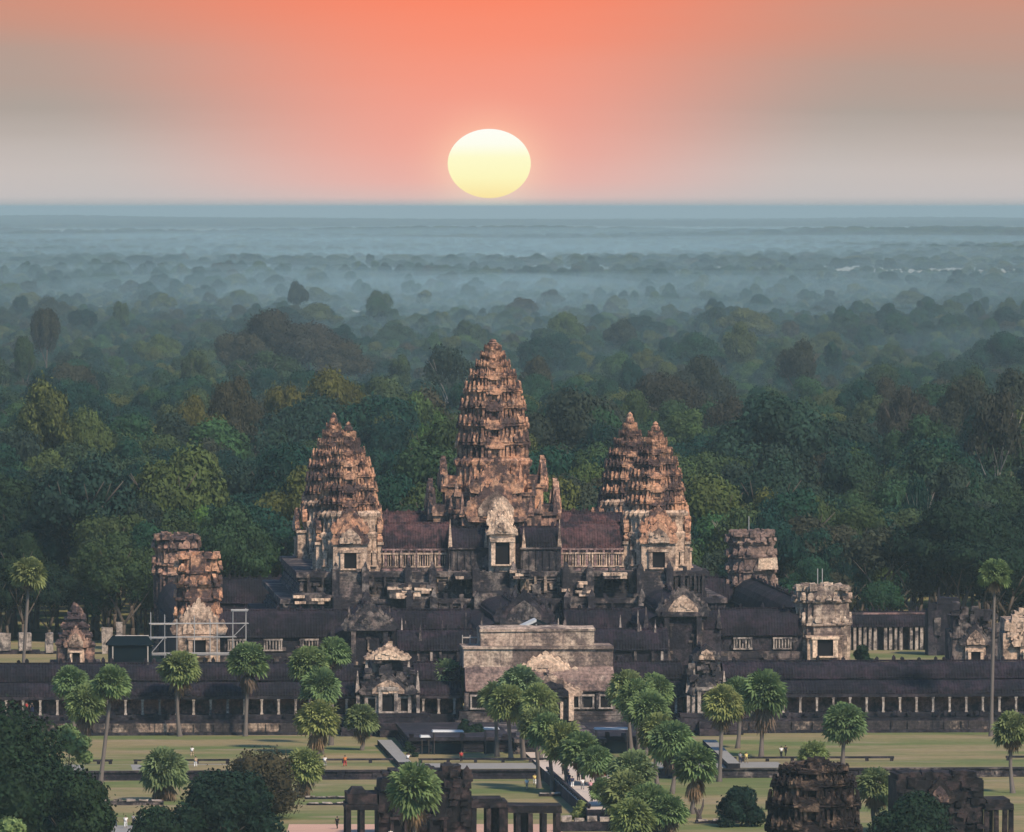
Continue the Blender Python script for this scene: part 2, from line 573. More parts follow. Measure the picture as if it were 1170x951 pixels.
for args in ((585, 0, 15000, 3500, 12600, 14), (600, 0, 4900, 1000, 2500, 22), (600, 0, 5200, 190, 900, 11), (480, 0, 4600, 120, 800, 9), (690, 0, 6300, 300, 900, 14), (380, 0, 6800, 260, 1100, 13),
             (1060, 0, 5000, 110, 420, 9), (1140, 0, 3900, 60, 260, 12), (120, 0, 7400, 420, 900, 14), (880, 0, 7200, 380, 800, 12), (180, 0, 9800, 500, 1600, 15), (800, 0, 10800, 600, 1700, 15), (480, 0, 12600, 700, 1900, 16), (1020, 0, 13800, 700, 1900, 16), (90, 0, 14600, 800, 1900, 16), (650, 0, 17500, 1000, 2000, 18), (930, 0, 3300, 60, 350, 9), (440, 0, 3500, 70, 400, 9), (655, 0, 3600, 90, 500, 9)):
    mist(*args)

sm = bpy.data.materials.new('sun_fire'); sm.use_nodes = True
st = sm.node_tree; st.nodes.clear()
stc = N(st, 'ShaderNodeTexCoord'); ssp = N(st, 'ShaderNodeSeparateXYZ'); st.links.new(stc.outputs['Generated'], ssp.inputs[0])
sr = ramp(st, [(0.0, (1.0, .80, .36)), (.30, (1.0, .94, .52)), (.58, (1.0, .97, .60)), (.78, (1.0, 1.0, .86)), (1, (1, 1, .93))])
st.links.new(ssp.outputs[2], sr.inputs[0])
se = N(st, 'ShaderNodeEmission'); se.inputs['Strength'].default_value = 1.0
st.links.new(sr.outputs[0], se.inputs[0])
so = N(st, 'ShaderNodeOutputMaterial'); st.links.new(se.outputs[0], so.inputs['Surface'])
SD = 100000.0
smb = MB()
rings = []
ns = 64
V = []; Fc = []
for j in range(33):
    ph = -math.pi / 2 + math.pi * j / 32
    for i in range(ns):
        a = 2 * math.pi * i / ns
        V.append((math.cos(ph) * math.cos(a), math.cos(ph) * math.sin(a), math.sin(ph)))
for j in range(32):
    for i in range(ns):
        Fc.append((j * ns + i, j * ns + (i + 1) % ns, (j + 1) * ns + (i + 1) % ns, (j + 1) * ns + i))
rx, rzz = 47.5 * SD / F, 39.5 * SD / F
smb.add([(x * rx, y * rx, z * rzz) for x, y, z in V], Fc)
sunb = smb.build('sun', sm, None, ((559 - 585) * SD / F, SD, CAMH + (236 - 187) * SD / F), smooth=True)
tag(sunb, 'pale yellow flattened disc of the rising sun just above the hazy horizon', 'sun')

# ------------------------------------------------------------------ temple: shape vocabulary
STEP = [(1, .40), (.87, .40), (.87, .60), (.74, .60), (.74, .74), (.60, .74), (.60, .87), (.40, .87), (.40, 1)]


def redent(a):
    P = []
    for q in range(4):
        c, s = [(1, 0), (0, 1), (-1, 0), (0, -1)][q]
        for x, y in STEP:
            P.append((a * (x * c - y * s), a * (x * s + y * c)))
    return P


def rect(x0, x1, y0, y1):
    return [(x0, y0), (x1, y0), (x1, y1), (x0, y1)]


LEAFY = [(-.5, 0), (-.56, .30), (-.42, .62), (-.16, .86), (0, 1), (.16, .86), (.42, .62), (.56, .30), (.5, 0)]
FLAME = [(-.46, 0), (-.60, .02), (-.66, .20), (-.58, .34), (-.46, .30), (-.42, .48), (-.30, .60), (-.24, .76), (-.10, .86), (0, 1),
         (.10, .86), (.24, .76), (.30, .60), (.42, .48), (.46, .30), (.58, .34), (.66, .20), (.60, .02), (.46, 0)]
INNER = [(-.36, .04), (-.36, .24), (-.22, .50), (0, .72), (.22, .50), (.36, .24), (.36, .04)]


def antefix(mb, p, d, w, h, t=None, mi=0):
    """upright pointed stone leaf at p, facing d"""
    t = t or w * .45
    d = Vector((d[0], d[1], 0)).normalized()
    e = Vector((-d.y, d.x, 0))
    mb.slab([(a * w, b * h) for a, b in LEAFY], Vector(p) + d * t * .5, e, Vector((0, 0, 1)) - d * .12, -d, t, mi)


def pediment(name, parent, x, y, z, w, h, d=(0, -1), t=.9, mat='porch', inner='lit', rough=.06):
    d = Vector((d[0], d[1], 0)); e = Vector((-d.y, d.x, 0))
    mb = MB()
    mb.slab([(a * w, b * h) for a, b in FLAME], Vector((x, y, z)) + d * t * .5, e, (0, 0, 1), -d, t)
    # carved border leaves
    for a, b in FLAME[3:-3]:
        antefix(mb, Vector((x, y, z)) + e * a * w * .93 + Vector((0, 0, b * h * .93)), d, w * .10, h * .16, t * .7)
    o = mb.build(name, M[mat], parent, jit=rough)
    mb = MB()
    mb.slab([(a * w, b * h) for a, b in INNER], Vector((x, y, z)) + d * (t * .5 + .16), e, (0, 0, 1), -d, .32)
    for k in range(7):      # figures carved in the tympanum
        a = random.uniform(-.26, .26) * w; b = random.uniform(.06, .42) * h
        p = Vector((x, y, z)) + d * (t * .5 + .16) + e * a
        mb.slab([(q * w * .10, r * h * .20 + b) for q, r in LEAFY], p + d * .14, e, (0, 0, 1), -d, .16)
    mb.build('tympanum', M[inner], o, jit=.03)
    return o


def doorway(parent, x, y, z, w, h, mat='lit', depth=1.0, d=(0, -1), name='door'):
    """stone frame standing proud of the wall, a panel set back in it, painted near-black as chamber shade"""
    d = Vector((d[0], d[1], 0)); e = Vector((-d.y, d.x, 0))
    def bx(mb, a0, a1, f0, f1, z0, z1):
        P = [Vector((x, y, 0)) + e * a + d * f + Vector((0, 0, zz)) for zz in (z0, z1) for a, f in ((a0, f0), (a1, f0), (a1, f1), (a0, f1))]
        mb.add(P, [(0, 3, 2, 1), (4, 5, 6, 7), (0, 1, 5, 4), (1, 2, 6, 5), (2, 3, 7, 6), (3, 0, 4, 7)])
    fw = w * .30
    mb = MB()
    bx(mb, -w / 2 - fw, -w / 2, -.2, depth, z, z + h)
    bx(mb, w / 2, w / 2 + fw, -.2, depth, z, z + h)
    bx(mb, -w / 2 - fw * 1.25, w / 2 + fw * 1.25, -.2, depth + .12, z + h, z + h * 1.17)
    bx(mb, -w / 2 - fw, w / 2 + fw, -.2, depth + .25, z - .22, z)
    o = mb.build(name, M[mat], parent, jit=.02)
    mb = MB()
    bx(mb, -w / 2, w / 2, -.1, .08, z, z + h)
    mb.build('painted_shade_panel', M['inside'], o)
    return o


def tier_mesh(w0, z0, z1, w_next, seed, detail=1.0):
    """one diminishing storey of a tower: wall, heavy cornice, ring of stone leaves, false niches"""
    rnd = random.Random(seed)
    h = z1 - z0
    mb = MB()
    a = w0
    rings = [(1.00, 0), (1.00, .07), (.92, .10), (.91, .54), (.98, .58), (.98, .63), (1.035, .67), (1.035, .73), (1.0, .75), (1.01, .80), (.95, .82), (.95, .93), (min(.92, w_next / a * 1.0), 1.0)]
    mb.loft([(redent(a * s), z0 + h * t) for s, t in rings])
    zc = z0 + h * .80
    for q in range(4):
        c, s = [(1, 0), (0, 1), (-1, 0), (0, -1)][q]
        rot = lambda x, y: (x * c - y * s, x * s + y * c)
        dd = rot(1, 0)
        # the false niche in the middle of every face: two jambs, a dark hollow between, a carved gable above
        for yy in (-.15, .15):
            px, py = rot(a * .97, a * yy)
            mb.box(px - a * .045, px + a * .045, py - a * .045, py + a * .045, z0 + h * .06, z0 + h * .60)
        for k, (wd, lo, ht, pr) in enumerate(((.52, .50, .50, 1.03), (.34, .48, .36, 1.08))):
            x, y = rot(a * pr, 0)
            mb.slab([(p * a * wd, r * h * ht) for p, r in LEAFY], (x, y, z0 + h * lo), (-dd[1], dd[0], 0), (-dd[0] * .06, -dd[1] * .06, 1), (-dd[0], -dd[1], 0), a * .12)
        for x, y in ((1, .20), (1, .30), (1, .38), (.87, .47), (.87, .56), (.74, .65), (.74, .72), (.60, .79), (.60, .86)):
            for sg in (-1, 1):
                if rnd.random() < .16: continue
                px, py = rot(a * x * 1.0, a * y * sg * 1.0)
                antefix(mb, (px, py, zc), dd, a * .085 * rnd.uniform(.8, 1.25), h * rnd.uniform(.28, .56), a * .06)
        for x, y in ((.945, .25), (.945, .36), (.825, .50), (.705, .66)):
            for sg in (-1, 1):
                px, py = rot(a * x, a * y * sg)
                mb.box(px - a * .032, px + a * .032, py - a * .032, py + a * .032, z0 + h * .08, z0 + h * .60)
    return mb


def lotus(w, z0, z1):
    mb = MB(); h = z1 - z0
    prof = [(1.0, 0), (1.15, .12), (.85, .22), (.95, .34), (1.0, .44), (.70, .55), (.62, .62), (.72, .70), (.60, .82), (.32, .92), (.10, 1.0)]
    mb.loft([([(w * r * math.cos(2 * math.pi * i / 12), w * r * math.sin(2 * math.pi * i / 12)) for i in range(12)], z0 + h * t) for r, t in prof])
    for i in range(8):
        t = 2 * math.pi * i / 8
        antefix(mb, (w * 1.0 * math.cos(t), w * 1.0 * math.sin(t), z0 + h * .12), (math.cos(t), math.sin(t)), w * .5, h * .3)
    return mb


def vault_profile(b, h, lip=.25):
    pts = [(b + lip, -.12), (b + lip, .10), (b * .99, .12), (b * .96, .28 * h), (b * .86, .50 * h), (b * .68, .72 * h), (b * .42, .89 * h), (b * .14, .98 * h)]
    return [(-x, z) for x, z in pts] + [(x, z) for x, z in reversed(pts)]


def vault(mb, axis, a0, a1, c, z, b, h, crest=True, cstep=1.6, half=0, mi=0):
    """ogival stone vault along axis from a0 to a1, centred on c, springing at z; half=-1/+1 gives only one side"""
    prof = vault_profile(b, h)
    if half:
        pts = [p for p in prof if p[0] * half >= 0]
        pts = pts + [(0, pts[-1 if half < 0 else 0][1]), (0, -.12)] if half < 0 else [(0, -.12), (0, pts[0][1])] + pts
        prof = pts
    n = len(prof)
    V = []
    ns_ = max(1, int(abs(a1 - a0) / 2.6))
    for k in range(ns_ + 1):
        a = a0 + (a1 - a0) * k / ns_
        sag = random.uniform(-.10, .05) if 0 < k < ns_ else 0
        for p, zz in prof:
            zz2 = zz + sag * max(0, zz) / max(h, .1)
            V.append((a, c + p, z + zz2) if axis == 'x' else (c + p, a, z + zz2))
    Fc = [(k * n + i, k * n + (i + 1) % n, (k + 1) * n + (i + 1) % n, (k + 1) * n + i) for k in range(ns_) for i in range(n)]
    Fc += [tuple(reversed(range(n))), tuple(range(ns_ * n, ns_ * n + n))]
    mb.add(V, Fc, mi)
    if crest:
        L = a1 - a0; k = max(1, int(L / cstep))
        if axis == 'x': mb.box(a0, a1, c - .16, c + .16, z + h * .97, z + h + .22, mi)
        else: mb.box(c - .16, c + .16, a0, a1, z + h * .97, z + h + .22, mi)
        for i in range(k):
            if random.random() < .45: continue
            a = a0 + (i + .5) * L / k
            p = (a, c, z + h + .2) if axis == 'x' else (c, a, z + h + .2)
            antefix(mb, p, (0, -1) if axis == 'x' else (1, 0), .5, random.uniform(.35, .8), .22, mi)


def spike(mb, x, y, z, h, w=.35):
    mb.box(x - w, x + w, y - w, y + w, z, z + h * .35, top=(w * .3, w * .3))
    mb.box(x - w * .7, x + w * .7, y - w * .7, y + w * .7, z + h * .35, z + h, top=(w * .6, w * .6))


def mouldings(mb, x0, x1, y0, y1, z0, z1, n, out=.5, mi=0):
    """stepped plinth: n courses that swell and shrink"""
    h = (z1 - z0) / n
    for k in range(n):
        o = out * (1 - k / n) + (.18 if k % 2 else 0)
        mb.box(x0 - o, x1 + o, y0 - o, y1 + o, z0 + k * h, z0 + (k + 1) * h - (.03 if k < n - 1 else 0), mi)


def window(parent, x, y, z, w, h, mat='porch', bars=0, name='window'):
    """frame proud of a front wall, a panel painted near-black as shade behind, turned stone balusters in it"""
    mb = MB(); f = .22
    mb.box(x - w / 2 - f, x - w / 2, y - .35, y + .1, z, z + h)
    mb.box(x + w / 2, x + w / 2 + f, y - .35, y + .1, z, z + h)
    mb.box(x - w / 2 - f * 1.3, x + w / 2 + f * 1.3, y - .42, y + .1, z + h, z + h + f * 1.2)
    mb.box(x - w / 2 - f * 1.3, x + w / 2 + f * 1.3, y - .45, y + .1, z - f, z)
    o = mb.build(name, M[mat], parent, jit=.015)
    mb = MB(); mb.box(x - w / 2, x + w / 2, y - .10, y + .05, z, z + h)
    mb.build('painted_shade_panel', M['inside'], o)
    if bars:
        mb = MB()
        for i in range(bars):
            bx = x - w / 2 + (i + .5) * w / bars
            mb.tube((bx, y - .2, z), (bx, y - .2, z + h), w / bars * .27, n=6)
        mb.build('balusters', M[mat], o)
    return o


def stones(mb, x0, x1, y, z0, z1, n, mi=1):
    """bare and broken blocks standing a little proud of a wall that faces the viewer"""
    for k in range(n):
        x = random.uniform(x0, x1); w_ = random.uniform(.35, 1.1); zz = random.uniform(z0, z1)
        mb.box(x - w_ * .5, x + w_ * .5, y - random.uniform(.06, .35), y + .3, zz, zz + random.uniform(.3, .9), mi, .04)
        if random.random() < .35:
            mb.box(x - .14, x + .14, y - random.uniform(.1, .3), y + .2, max(z0, zz - 1.6), zz, mi)


# ------------------------------------------------------------------ central tower
def px_w(px, v, u=0): return px * mpp(u, v)


U0 = 0.0
ct = tthing('temple_tower', 'tallest stone temple tower, lotus-bud shaped, rising in the middle of the temple', 'tower', 0, 0, 0)
zc = lambda py: zat(py, 0, 0)
m0 = mpp(0, 0)
ZT = 19.6                               # floor of the upper terrace
mb = MB()
hw = 42 * m0
mb.loft([(redent(hw * s), z) for s, z in ((1.12, ZT - .3), (1.12, ZT + 1.0), (1.05, ZT + 1.3), (1.0, ZT + 2), (.98, zc(560)), (1.03, zc(556)), (1.03, zc(552)), (.98, zc(548)), (.97, zc(535)), (1.04, zc(530)), (1.06, zc(526)), (.98, zc(523)))])
for q in range(4):
    c, s = [(1, 0), (0, 1), (-1, 0), (0, -1)][q]
    for t in (-.62, -.5, .5, .62, -.28, .28):
        x, y = hw * 1.0 * c - hw * t * s, hw * 1.0 * s + hw * t * c
        k = .9 if abs(t) < .45 else .87 if abs(t) < .6 else .75
        x, y = hw * k * c - hw * t * s, hw * k * s + hw * t * c
        mb.box(x - .35, x + .35, y - .35, y + .35, zc(600), zc(533))
mb.build('tower_body', M['tower'], ct, jit=.05)
T = [(523, 42), (500, 40.5), (479, 37.5), (459, 33), (441, 27), (426, 20), (414, 14.5), (404, 10), (396, 6.5)]
for i in range(len(T) - 1):
    tier_mesh(T[i][1] * m0 * .955, zc(T[i][0]), zc(T[i + 1][0]), T[i + 1][1] * m0 * .955, 30 + i).build('tier', M['tower'], ct, jit=.05)
lotus(6.0 * m0, zc(396), zc(387)).build('finial', M['tower'], ct, jit=.02)
# the stepped porches on its four sides
for q in range(4):
    rq = q * math.pi / 2
    c, s = round(math.cos(rq)), round(math.sin(rq))
    rt = lambda x, y: (x * c - y * s, x * s + y * c)
    def rbox(mb, a0, a1, b0, b1, z0, z1, j=0, top=None):
        p, r = rt(a0, b0), rt(a1, b1)
        mb.box(min(p[0], r[0]), max(p[0], r[0]), min(p[1], r[1]), max(p[1], r[1]), z0, z1, 0, j, top)
    mb = MB()
    rbox(mb, hw * .9, 56 * m0, -4.0, 4.0, ZT, zc(556))
    rbox(mb, hw * .9, 57 * m0, -4.3, 4.3, zc(556), zc(552))
    rbox(mb, hw * .9, 55 * m0, -3.4, 3.4, zc(552), zc(543))
    for b in (-3.9, 3.9, -2, 2):
        x, y = rt(55 * m0, b); spike(mb, x, y, zc(553), 2.6 + random.random(), .42)
    pr = mb.build('upper_porch', M['tower'], ct, jit=.06)
    x, y = rt(57 * m0, 0)
    pediment('pediment', ct, x, y, zc(562), 6.6, 5.2, rt(1, 0), 1.0, 'tower', 'tower')
    mb = MB()
    rbox(mb, 50 * m0, 70 * m0, -5.4, 5.4, ZT, zc(588))
    rbox(mb, 50 * m0, 71.5 * m0, -5.8, 5.8, zc(588), zc(584))
    rbox(mb, 50 * m0, 68 * m0, -4.4, 4.4, zc(584), zc(576))
    for b in (-5.3, 5.3, -2.7, 2.7):
        x, y = rt(69 * m0, b); spike(mb, x, y, zc(585), 3.0 + random.random(), .42)
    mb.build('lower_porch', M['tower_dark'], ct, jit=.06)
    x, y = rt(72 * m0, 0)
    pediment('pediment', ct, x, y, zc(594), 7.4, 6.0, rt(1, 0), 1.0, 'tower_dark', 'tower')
    # corner quarter-blocks that fill between the porches
    mb = MB()
    for k, (a, zz) in enumerate(((46 * m0, zc(566)), (53 * m0, zc(585)))):
        e = a * .62
        p = rt(e, e)
        mb.box(p[0] - a * .36, p[0] + a * .36, p[1] - a * .36, p[1] + a * .36, ZT, zz)
        mb.box(p[0] - a * .40, p[0] + a * .40, p[1] - a * .40, p[1] + a * .40, zz, zz + .6)
        for bx_, by_ in ((1, 1), (-1, 1), (1, -1), (-1, -1)):
            spike(mb, p[0] + bx_ * a * .34, p[1] + by_ * a * .34, zz + .6, 1.9, .36)
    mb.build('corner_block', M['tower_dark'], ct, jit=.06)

# ------------------------------------------------------------------ four corner towers of the upper terrace
VF = -25.0
uL, uR = sol(398, VF), sol(749, VF)
m1 = mpp(uL, VF)
z1f = lambda py: zat(py, uL, VF)


def corner_tower(label, u, v, seed, rot):
    random.seed(seed)
    t = tthing('corner_tower', label, 'tower', u, v, 0, 'corner towers of the upper terrace', rot)
    hb_ = 36.0 * m1
    mb = MB()
    mb.loft([(redent(hb_ * s), z) for s, z in ((1.10, ZT - .4), (1.10, z1f(649)), (1.04, z1f(646)), (1.0, z1f(644)), (.98, z1f(617)), (1.04, z1f(613)), (1.05, z1f(609)), (.95, z1f(607)), (.93, z1f(593)), (1.0, z1f(589)), (1.01, z1f(586)), (.90, z1f(583)))])
    for q in range(4):
        c, s = [(1, 0), (0, 1), (-1, 0), (0, -1)][q]
        for tt in (-.80, -.44, .44, .80):
            k = .88 if abs(tt) < .6 else .62
            x, y = hb_ * k * c - hb_ * tt * s, hb_ * k * s + hb_ * tt * c
            mb.box(x - .28, x + .28, y - .28, y + .28, z1f(645), z1f(615))
    mb.build('tower_body', M['porch'], t, jit=.05)
    TT = [(586, 34), (570, 33), (554.5, 30), (539.5, 25.5), (526, 19.5), (514, 13.6), (503.5, 9), (495, 5.8)]
    for i in range(len(TT) - 1):
        tier_mesh(TT[i][1] * m1 * .955, z1f(TT[i][0]), z1f(TT[i + 1][0]), TT[i + 1][1] * m1 * .955, seed * 20 + i).build('tier', M['tower'], t, jit=.05)
    lotus(4.6 * m1, z1f(493), z1f(480 + (2 if seed % 2 else 0))).build('finial', M['tower'], t, jit=.02)
    for q in range(4):
        rq = q * math.pi / 2 + math.pi
        c, s = round(math.cos(rq)), round(math.sin(rq))
        rt = lambda x, y: (x * c - y * s, x * s + y * c)
        po = 1.0 if q % 2 == 0 else .25
        mb = MB()
        p, r = rt(-2.6, hb_ * .9), rt(2.6, hb_ + po)
        mb.box(min(p[0], r[0]), max(p[0], r[0]), min(p[1], r[1]), max(p[1], r[1]), ZT, z1f(622))
        p, r = rt(-2.9, hb_ * .9), rt(2.9, hb_ + po + .2)
        mb.box(min(p[0], r[0]), max(p[0], r[0]), min(p[1], r[1]), max(p[1], r[1]), z1f(622), z1f(619))
        mb.build('porch', M['porch'], t, jit=.04)
        d = rt(0, 1)
        x, y = rt(0, hb_ + po - (0 if po == 1 else .4))
        pediment('pediment', t, x, y, z1f(621), 4.6, 3.5, d, .8, 'tower', 'porch')
        x, y = rt(0, hb_ * .97)
        pediment('pediment', t, x, y, z1f(609), 4.6, 4.2, d, .8, 'tower', 'tower')
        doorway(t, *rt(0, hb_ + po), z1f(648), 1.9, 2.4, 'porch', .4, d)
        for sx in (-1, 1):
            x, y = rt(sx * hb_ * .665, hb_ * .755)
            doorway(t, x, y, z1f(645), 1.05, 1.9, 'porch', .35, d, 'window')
    return t


corner_tower('lotus-bud stone tower in front of its twin, on the scaffold side of the temple', uL, VF, 3, 0)
corner_tower('lotus-bud stone tower peeping out behind its twin, on the scaffold side of the temple', uL, 25, 4, math.pi / 2)
corner_tower('lotus-bud stone tower in front of its twin, on the side of the two antenna-topped ruins', uR, VF, 5, math.pi)
corner_tower('lotus-bud stone tower half hidden behind its twin, on the side of the antenna-topped ruins', uR, 25, 6, -math.pi / 2)

# ------------------------------------------------------------------ gallery between the corner towers
random.seed(21)
ug = tthing('upper_gallery', 'reddish-roofed gallery with pale barred windows joining the four high corner towers', 'gallery', 0, 0, 0)
zf, ze, zr = ZT, zat(625, 0, VF), zat(598, 0, VF)
for (x0, x1, nm) in ((uL + 5, -8.2, 'w'), (8.2, uR - 5, 'e')):
    mb = MB()
    vault(mb, 'x', x0, x1, VF, ze, 2.6, zr - ze)
    mb.build('roof', M['roof_red'], ug, jit=.03)
    mb = MB()
    mb.box(x0, x1, VF - 2.6, VF + 2.6, zf, ze)
    mb.box(x0, x1, VF - 2.95, VF - 2.6, ze - .42, ze - .14)
    mb.box(x0, x1, VF - 3.3, VF - 2.6, zf - .3, zf + .35)
    n = int((x1 - x0) / 1.15)
    for i in range(n):
        x = x0 + (i + .5) * (x1 - x0) / n
        mb.box(x - .17, x + .17, VF - 2.92, VF - 2.58, zf + .35, ze - .43)
    mb.build('wall', M['wall_red'], ug, jit=.02)
    for i in range(0, 4):
        x = x0 + (i + .5) * (x1 - x0) / 4
        window(ug, x, VF - 2.6, zf + .75, 1.9, 1.75, 'porch', 5)
for sgn in (-1, 1):                       # side and rear wings
    ux = uL if sgn < 0 else uR
    mb = MB(); vault(mb, 'y', -20, 20, ux, ze, 2.6, zr - ze); mb.build('roof', M['roof_y'], ug, jit=.03)
    mb = MB(); mb.box(ux - 2.6, ux + 2.6, -20, 20, zf, ze); mb.build('wall', M['wall_red'], ug)
mb = MB(); vault(mb, 'x', uL + 5, uR - 5, 25, ze, 2.6, zr - ze); mb.build('roof', M['roof_red'], ug, jit=.03)
mb = MB(); mb.box(uL + 5, uR - 5, 22.4, 27.6, zf, ze); mb.build('wall', M['wall_red'], ug)
# axial galleries and the flanking porch blocks in front of the central tower
for (ax_, a0, a1) in (('y', -VF * -1 - 2, -9), ('y', 9, 24), ('x', uL + 3, -9), ('x', 9, uR - 3)):
    mb = MB(); vault(mb, ax_, a0, a1, 0, ze + .6, 2.6, zr - ze); mb.build('roof', M['roof_y' if ax_ == 'y' else 'roof_red'], ug, jit=.03)
    mb = MB()
    if ax_ == 'y': mb.box(-2.6, 2.6, a0, a1, zf, ze + .6)
    else: mb.box(a0, a1, -2.6, 2.6, zf, ze + .6)
    mb.build('wall', M['wall_red'], ug)
for sgn in (-1, 1):
    mb = MB()
    xa, xb = sorted((sgn * 2.4, sgn * 8.6))
    mb.box(xa, xb, VF - 4.6, VF + 3, zf, ze - .2)
    for i in range(6):
        x = xa + .5 + i * (xb - xa - 1) / 5
        mb.box(x - .2, x + .2, VF - 4.8, VF - 4.6, zf + .2, ze - .5)
    mb.box(xa - .1, xb + .1, VF - 4.9, VF + 3, ze - .2, ze + .05)
    mb.build('porch_wing', M['dark_pale'], ug, jit=.03)
    mb = MB(); vault(mb, 'x', xa, xb, VF - .8, ze + .05, 3.6, 3.0); mb.build('roof', M['roof_x'], ug, jit=.03)
    for sx_, sy_, sh_ in ((8.4, VF - 4.3, 4.4), (8.6, VF + 2.4, 3.0), (2.9, VF - 4.4, 3.0)):
        mb = MB(); spike(mb, sgn * sx_, sy_, ze, sh_, .32); mb.build('pinnacle', M['porch'], ug, jit=.02)
mb = MB()
up = sol(574, VF - 7)
mb.box(up - 2.0, up + 2.0, VF - 7, VF - 3.6, zf, zat(612, up, VF - 7))
mb.box(up - 2.4, up + 2.4, VF - 7.3, VF - 3.6, zat(612, up, VF - 7), zat(609, up, VF - 7))
mb.build('entrance_porch', M['lit'], ug, jit=.03)
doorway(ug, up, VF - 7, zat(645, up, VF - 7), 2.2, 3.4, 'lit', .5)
pediment('pediment', ug, up, VF - 7.0, zat(611, up, VF - 7), 3.5, 3.0, mat='lit', inner='porch')
pediment('pediment', ug, up - .2, VF - 4.5, zat(601, up, VF - 4), 3.3, 4.0, mat='lit', inner='porch')
pediment('pediment', ug, up - .4, VF + 2.2, zat(592, up, VF - 2), 7.6, 5.6, mat='tower', inner='porch')

# ------------------------------------------------------------------ the steep base of the upper terrace
random.seed(22)
tb = tthing('temple_terrace', 'steep dark stepped stone base carrying the five temple towers', 'terrace', 0, 0, 0)
eL, eR = sol(343, -33), sol(806, -33)
ZC = 8.4
for k, (z0, z1, o) in enumerate(((15.6, ZT, 0.0), (11.8, 15.6, 2.6), (ZC - .4, 11.8, 5.0))):
    mb = MB()
    x0, x1, y0, y1 = eL - o, eR + o, -32.5 - o, 32.5 + o
    h = z1 - z0
    for a, b, e in ((0, .16, .55), (.16, .28, .25), (.28, .42, 0), (.42, .55, -.3), (.55, .68, .0), (.68, .82, .3), (.82, 1, .6)):
        mb.box(x0 - e, x1 + e, y0 - e, y1 + e, z0 + h * a, z0 + h * b - (.02 if b < 1 else 0))
    n = 46
    for i in range(n):                   # engaged blocks and broken antefixes along the tier
        if random.random() < .42: continue
        x = x0 + (i + random.random()) * (x1 - x0) / n
        ww = random.uniform(.25, .8); zz = z0 + h * random.choice((.15, .3, .45))
        mb.box(x - ww, x + ww, y0 - .75, y0 - .1, zz, zz + h * random.uniform(.2, .5))
    for i in range(26):
        x = x0 + (i + random.random()) * (x1 - x0) / 26
        mb.box(x - .3, x + .3, y0 - .4, y0 + .2, z1, z1 + random.uniform(.3, .9))
    stones(mb, x0, x1, y0 - .2, z0 + .2, z1 - .4, 60)
    for i in range(60):
        x = random.uniform(x0, x1); w_ = random.uniform(.1, .22); mb.box(x - w_, x + w_, y0 - .62, y0 - .2, z0 + h * .2, z0 + h * random.uniform(.6, .95), 1)
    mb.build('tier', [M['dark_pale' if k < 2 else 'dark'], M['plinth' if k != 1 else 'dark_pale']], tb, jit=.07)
# patches of bare courses on the top tier, where the facing stones were renewed
for (a, b, p0, p1) in ((444, 463, 667, 684), (465, 490, 666, 685), (660, 671, 666, 682), (336, 372, 678, 690), (640, 650, 672, 680), (585, 604, 652, 662), (690, 715, 656, 662), (520, 532, 656, 662), (412, 430, 694, 704)):
    mb = MB()
    xa, xb = sol(a, -36.6), sol(b, -36.6)
    z_ = zat(p1, 0, -36.6); z_end = zat(p0, 0, -36.6)
    mb.box(xa, xb, -36.05, -33.2, z_, z_end, 2)
    while z_ < z_end - .3:
        x = xa + random.uniform(-.4, .3)
        while x < xb:
            w_ = random.uniform(.6, 1.5)
            if random.random() < .85: mb.box(x, x + w_ - .04, -36.4 + random.uniform(-.22, .12), -33.6, z_, z_ + .42, random.choice((0, 0, 1, 2, 2)))
            x += w_
        z_ += .45
    mb.build('bare_courses', [M['lit'], M['porch'], M['dark_pale']], tb, jit=.03)
for (pc, wd) in ((565, 4.6), (400, 3.4), (748, 3.4), (480, 2.6), (660, 2.6)):
    us = sol(pc, -34)
    mb = MB()
    n = 26
    for i in range(n):
        zt = ZT - .15 - i * (ZT - ZC) / n
        mb.box(us - wd * .5, us + wd * .5, -33.0 - 9.4 * (i + 1) / n, -32.0, ZC - .4, zt)
    mb.build('stair', M['dark_pale'], tb, jit=.02)
    mb = MB()
    for sg in (-1, 1):
        for k, (z0, z1, yy) in enumerate(((15.6, ZT + .5, -34.6), (11.8, 16.0, -38.0), (ZC, 12.2, -41.6))):
            mb.box(us + sg * (wd * .5 + .55) - .55, us + sg * (wd * .5 + .55) + .55, yy - .6, yy + 3.4, ZC - .2, z1)
            spike(mb, us + sg * (wd * .5 + .55), yy, z1, 1.2, .5)
    mb.build('stair_flank', M['dark_pale'], tb, jit=.05)

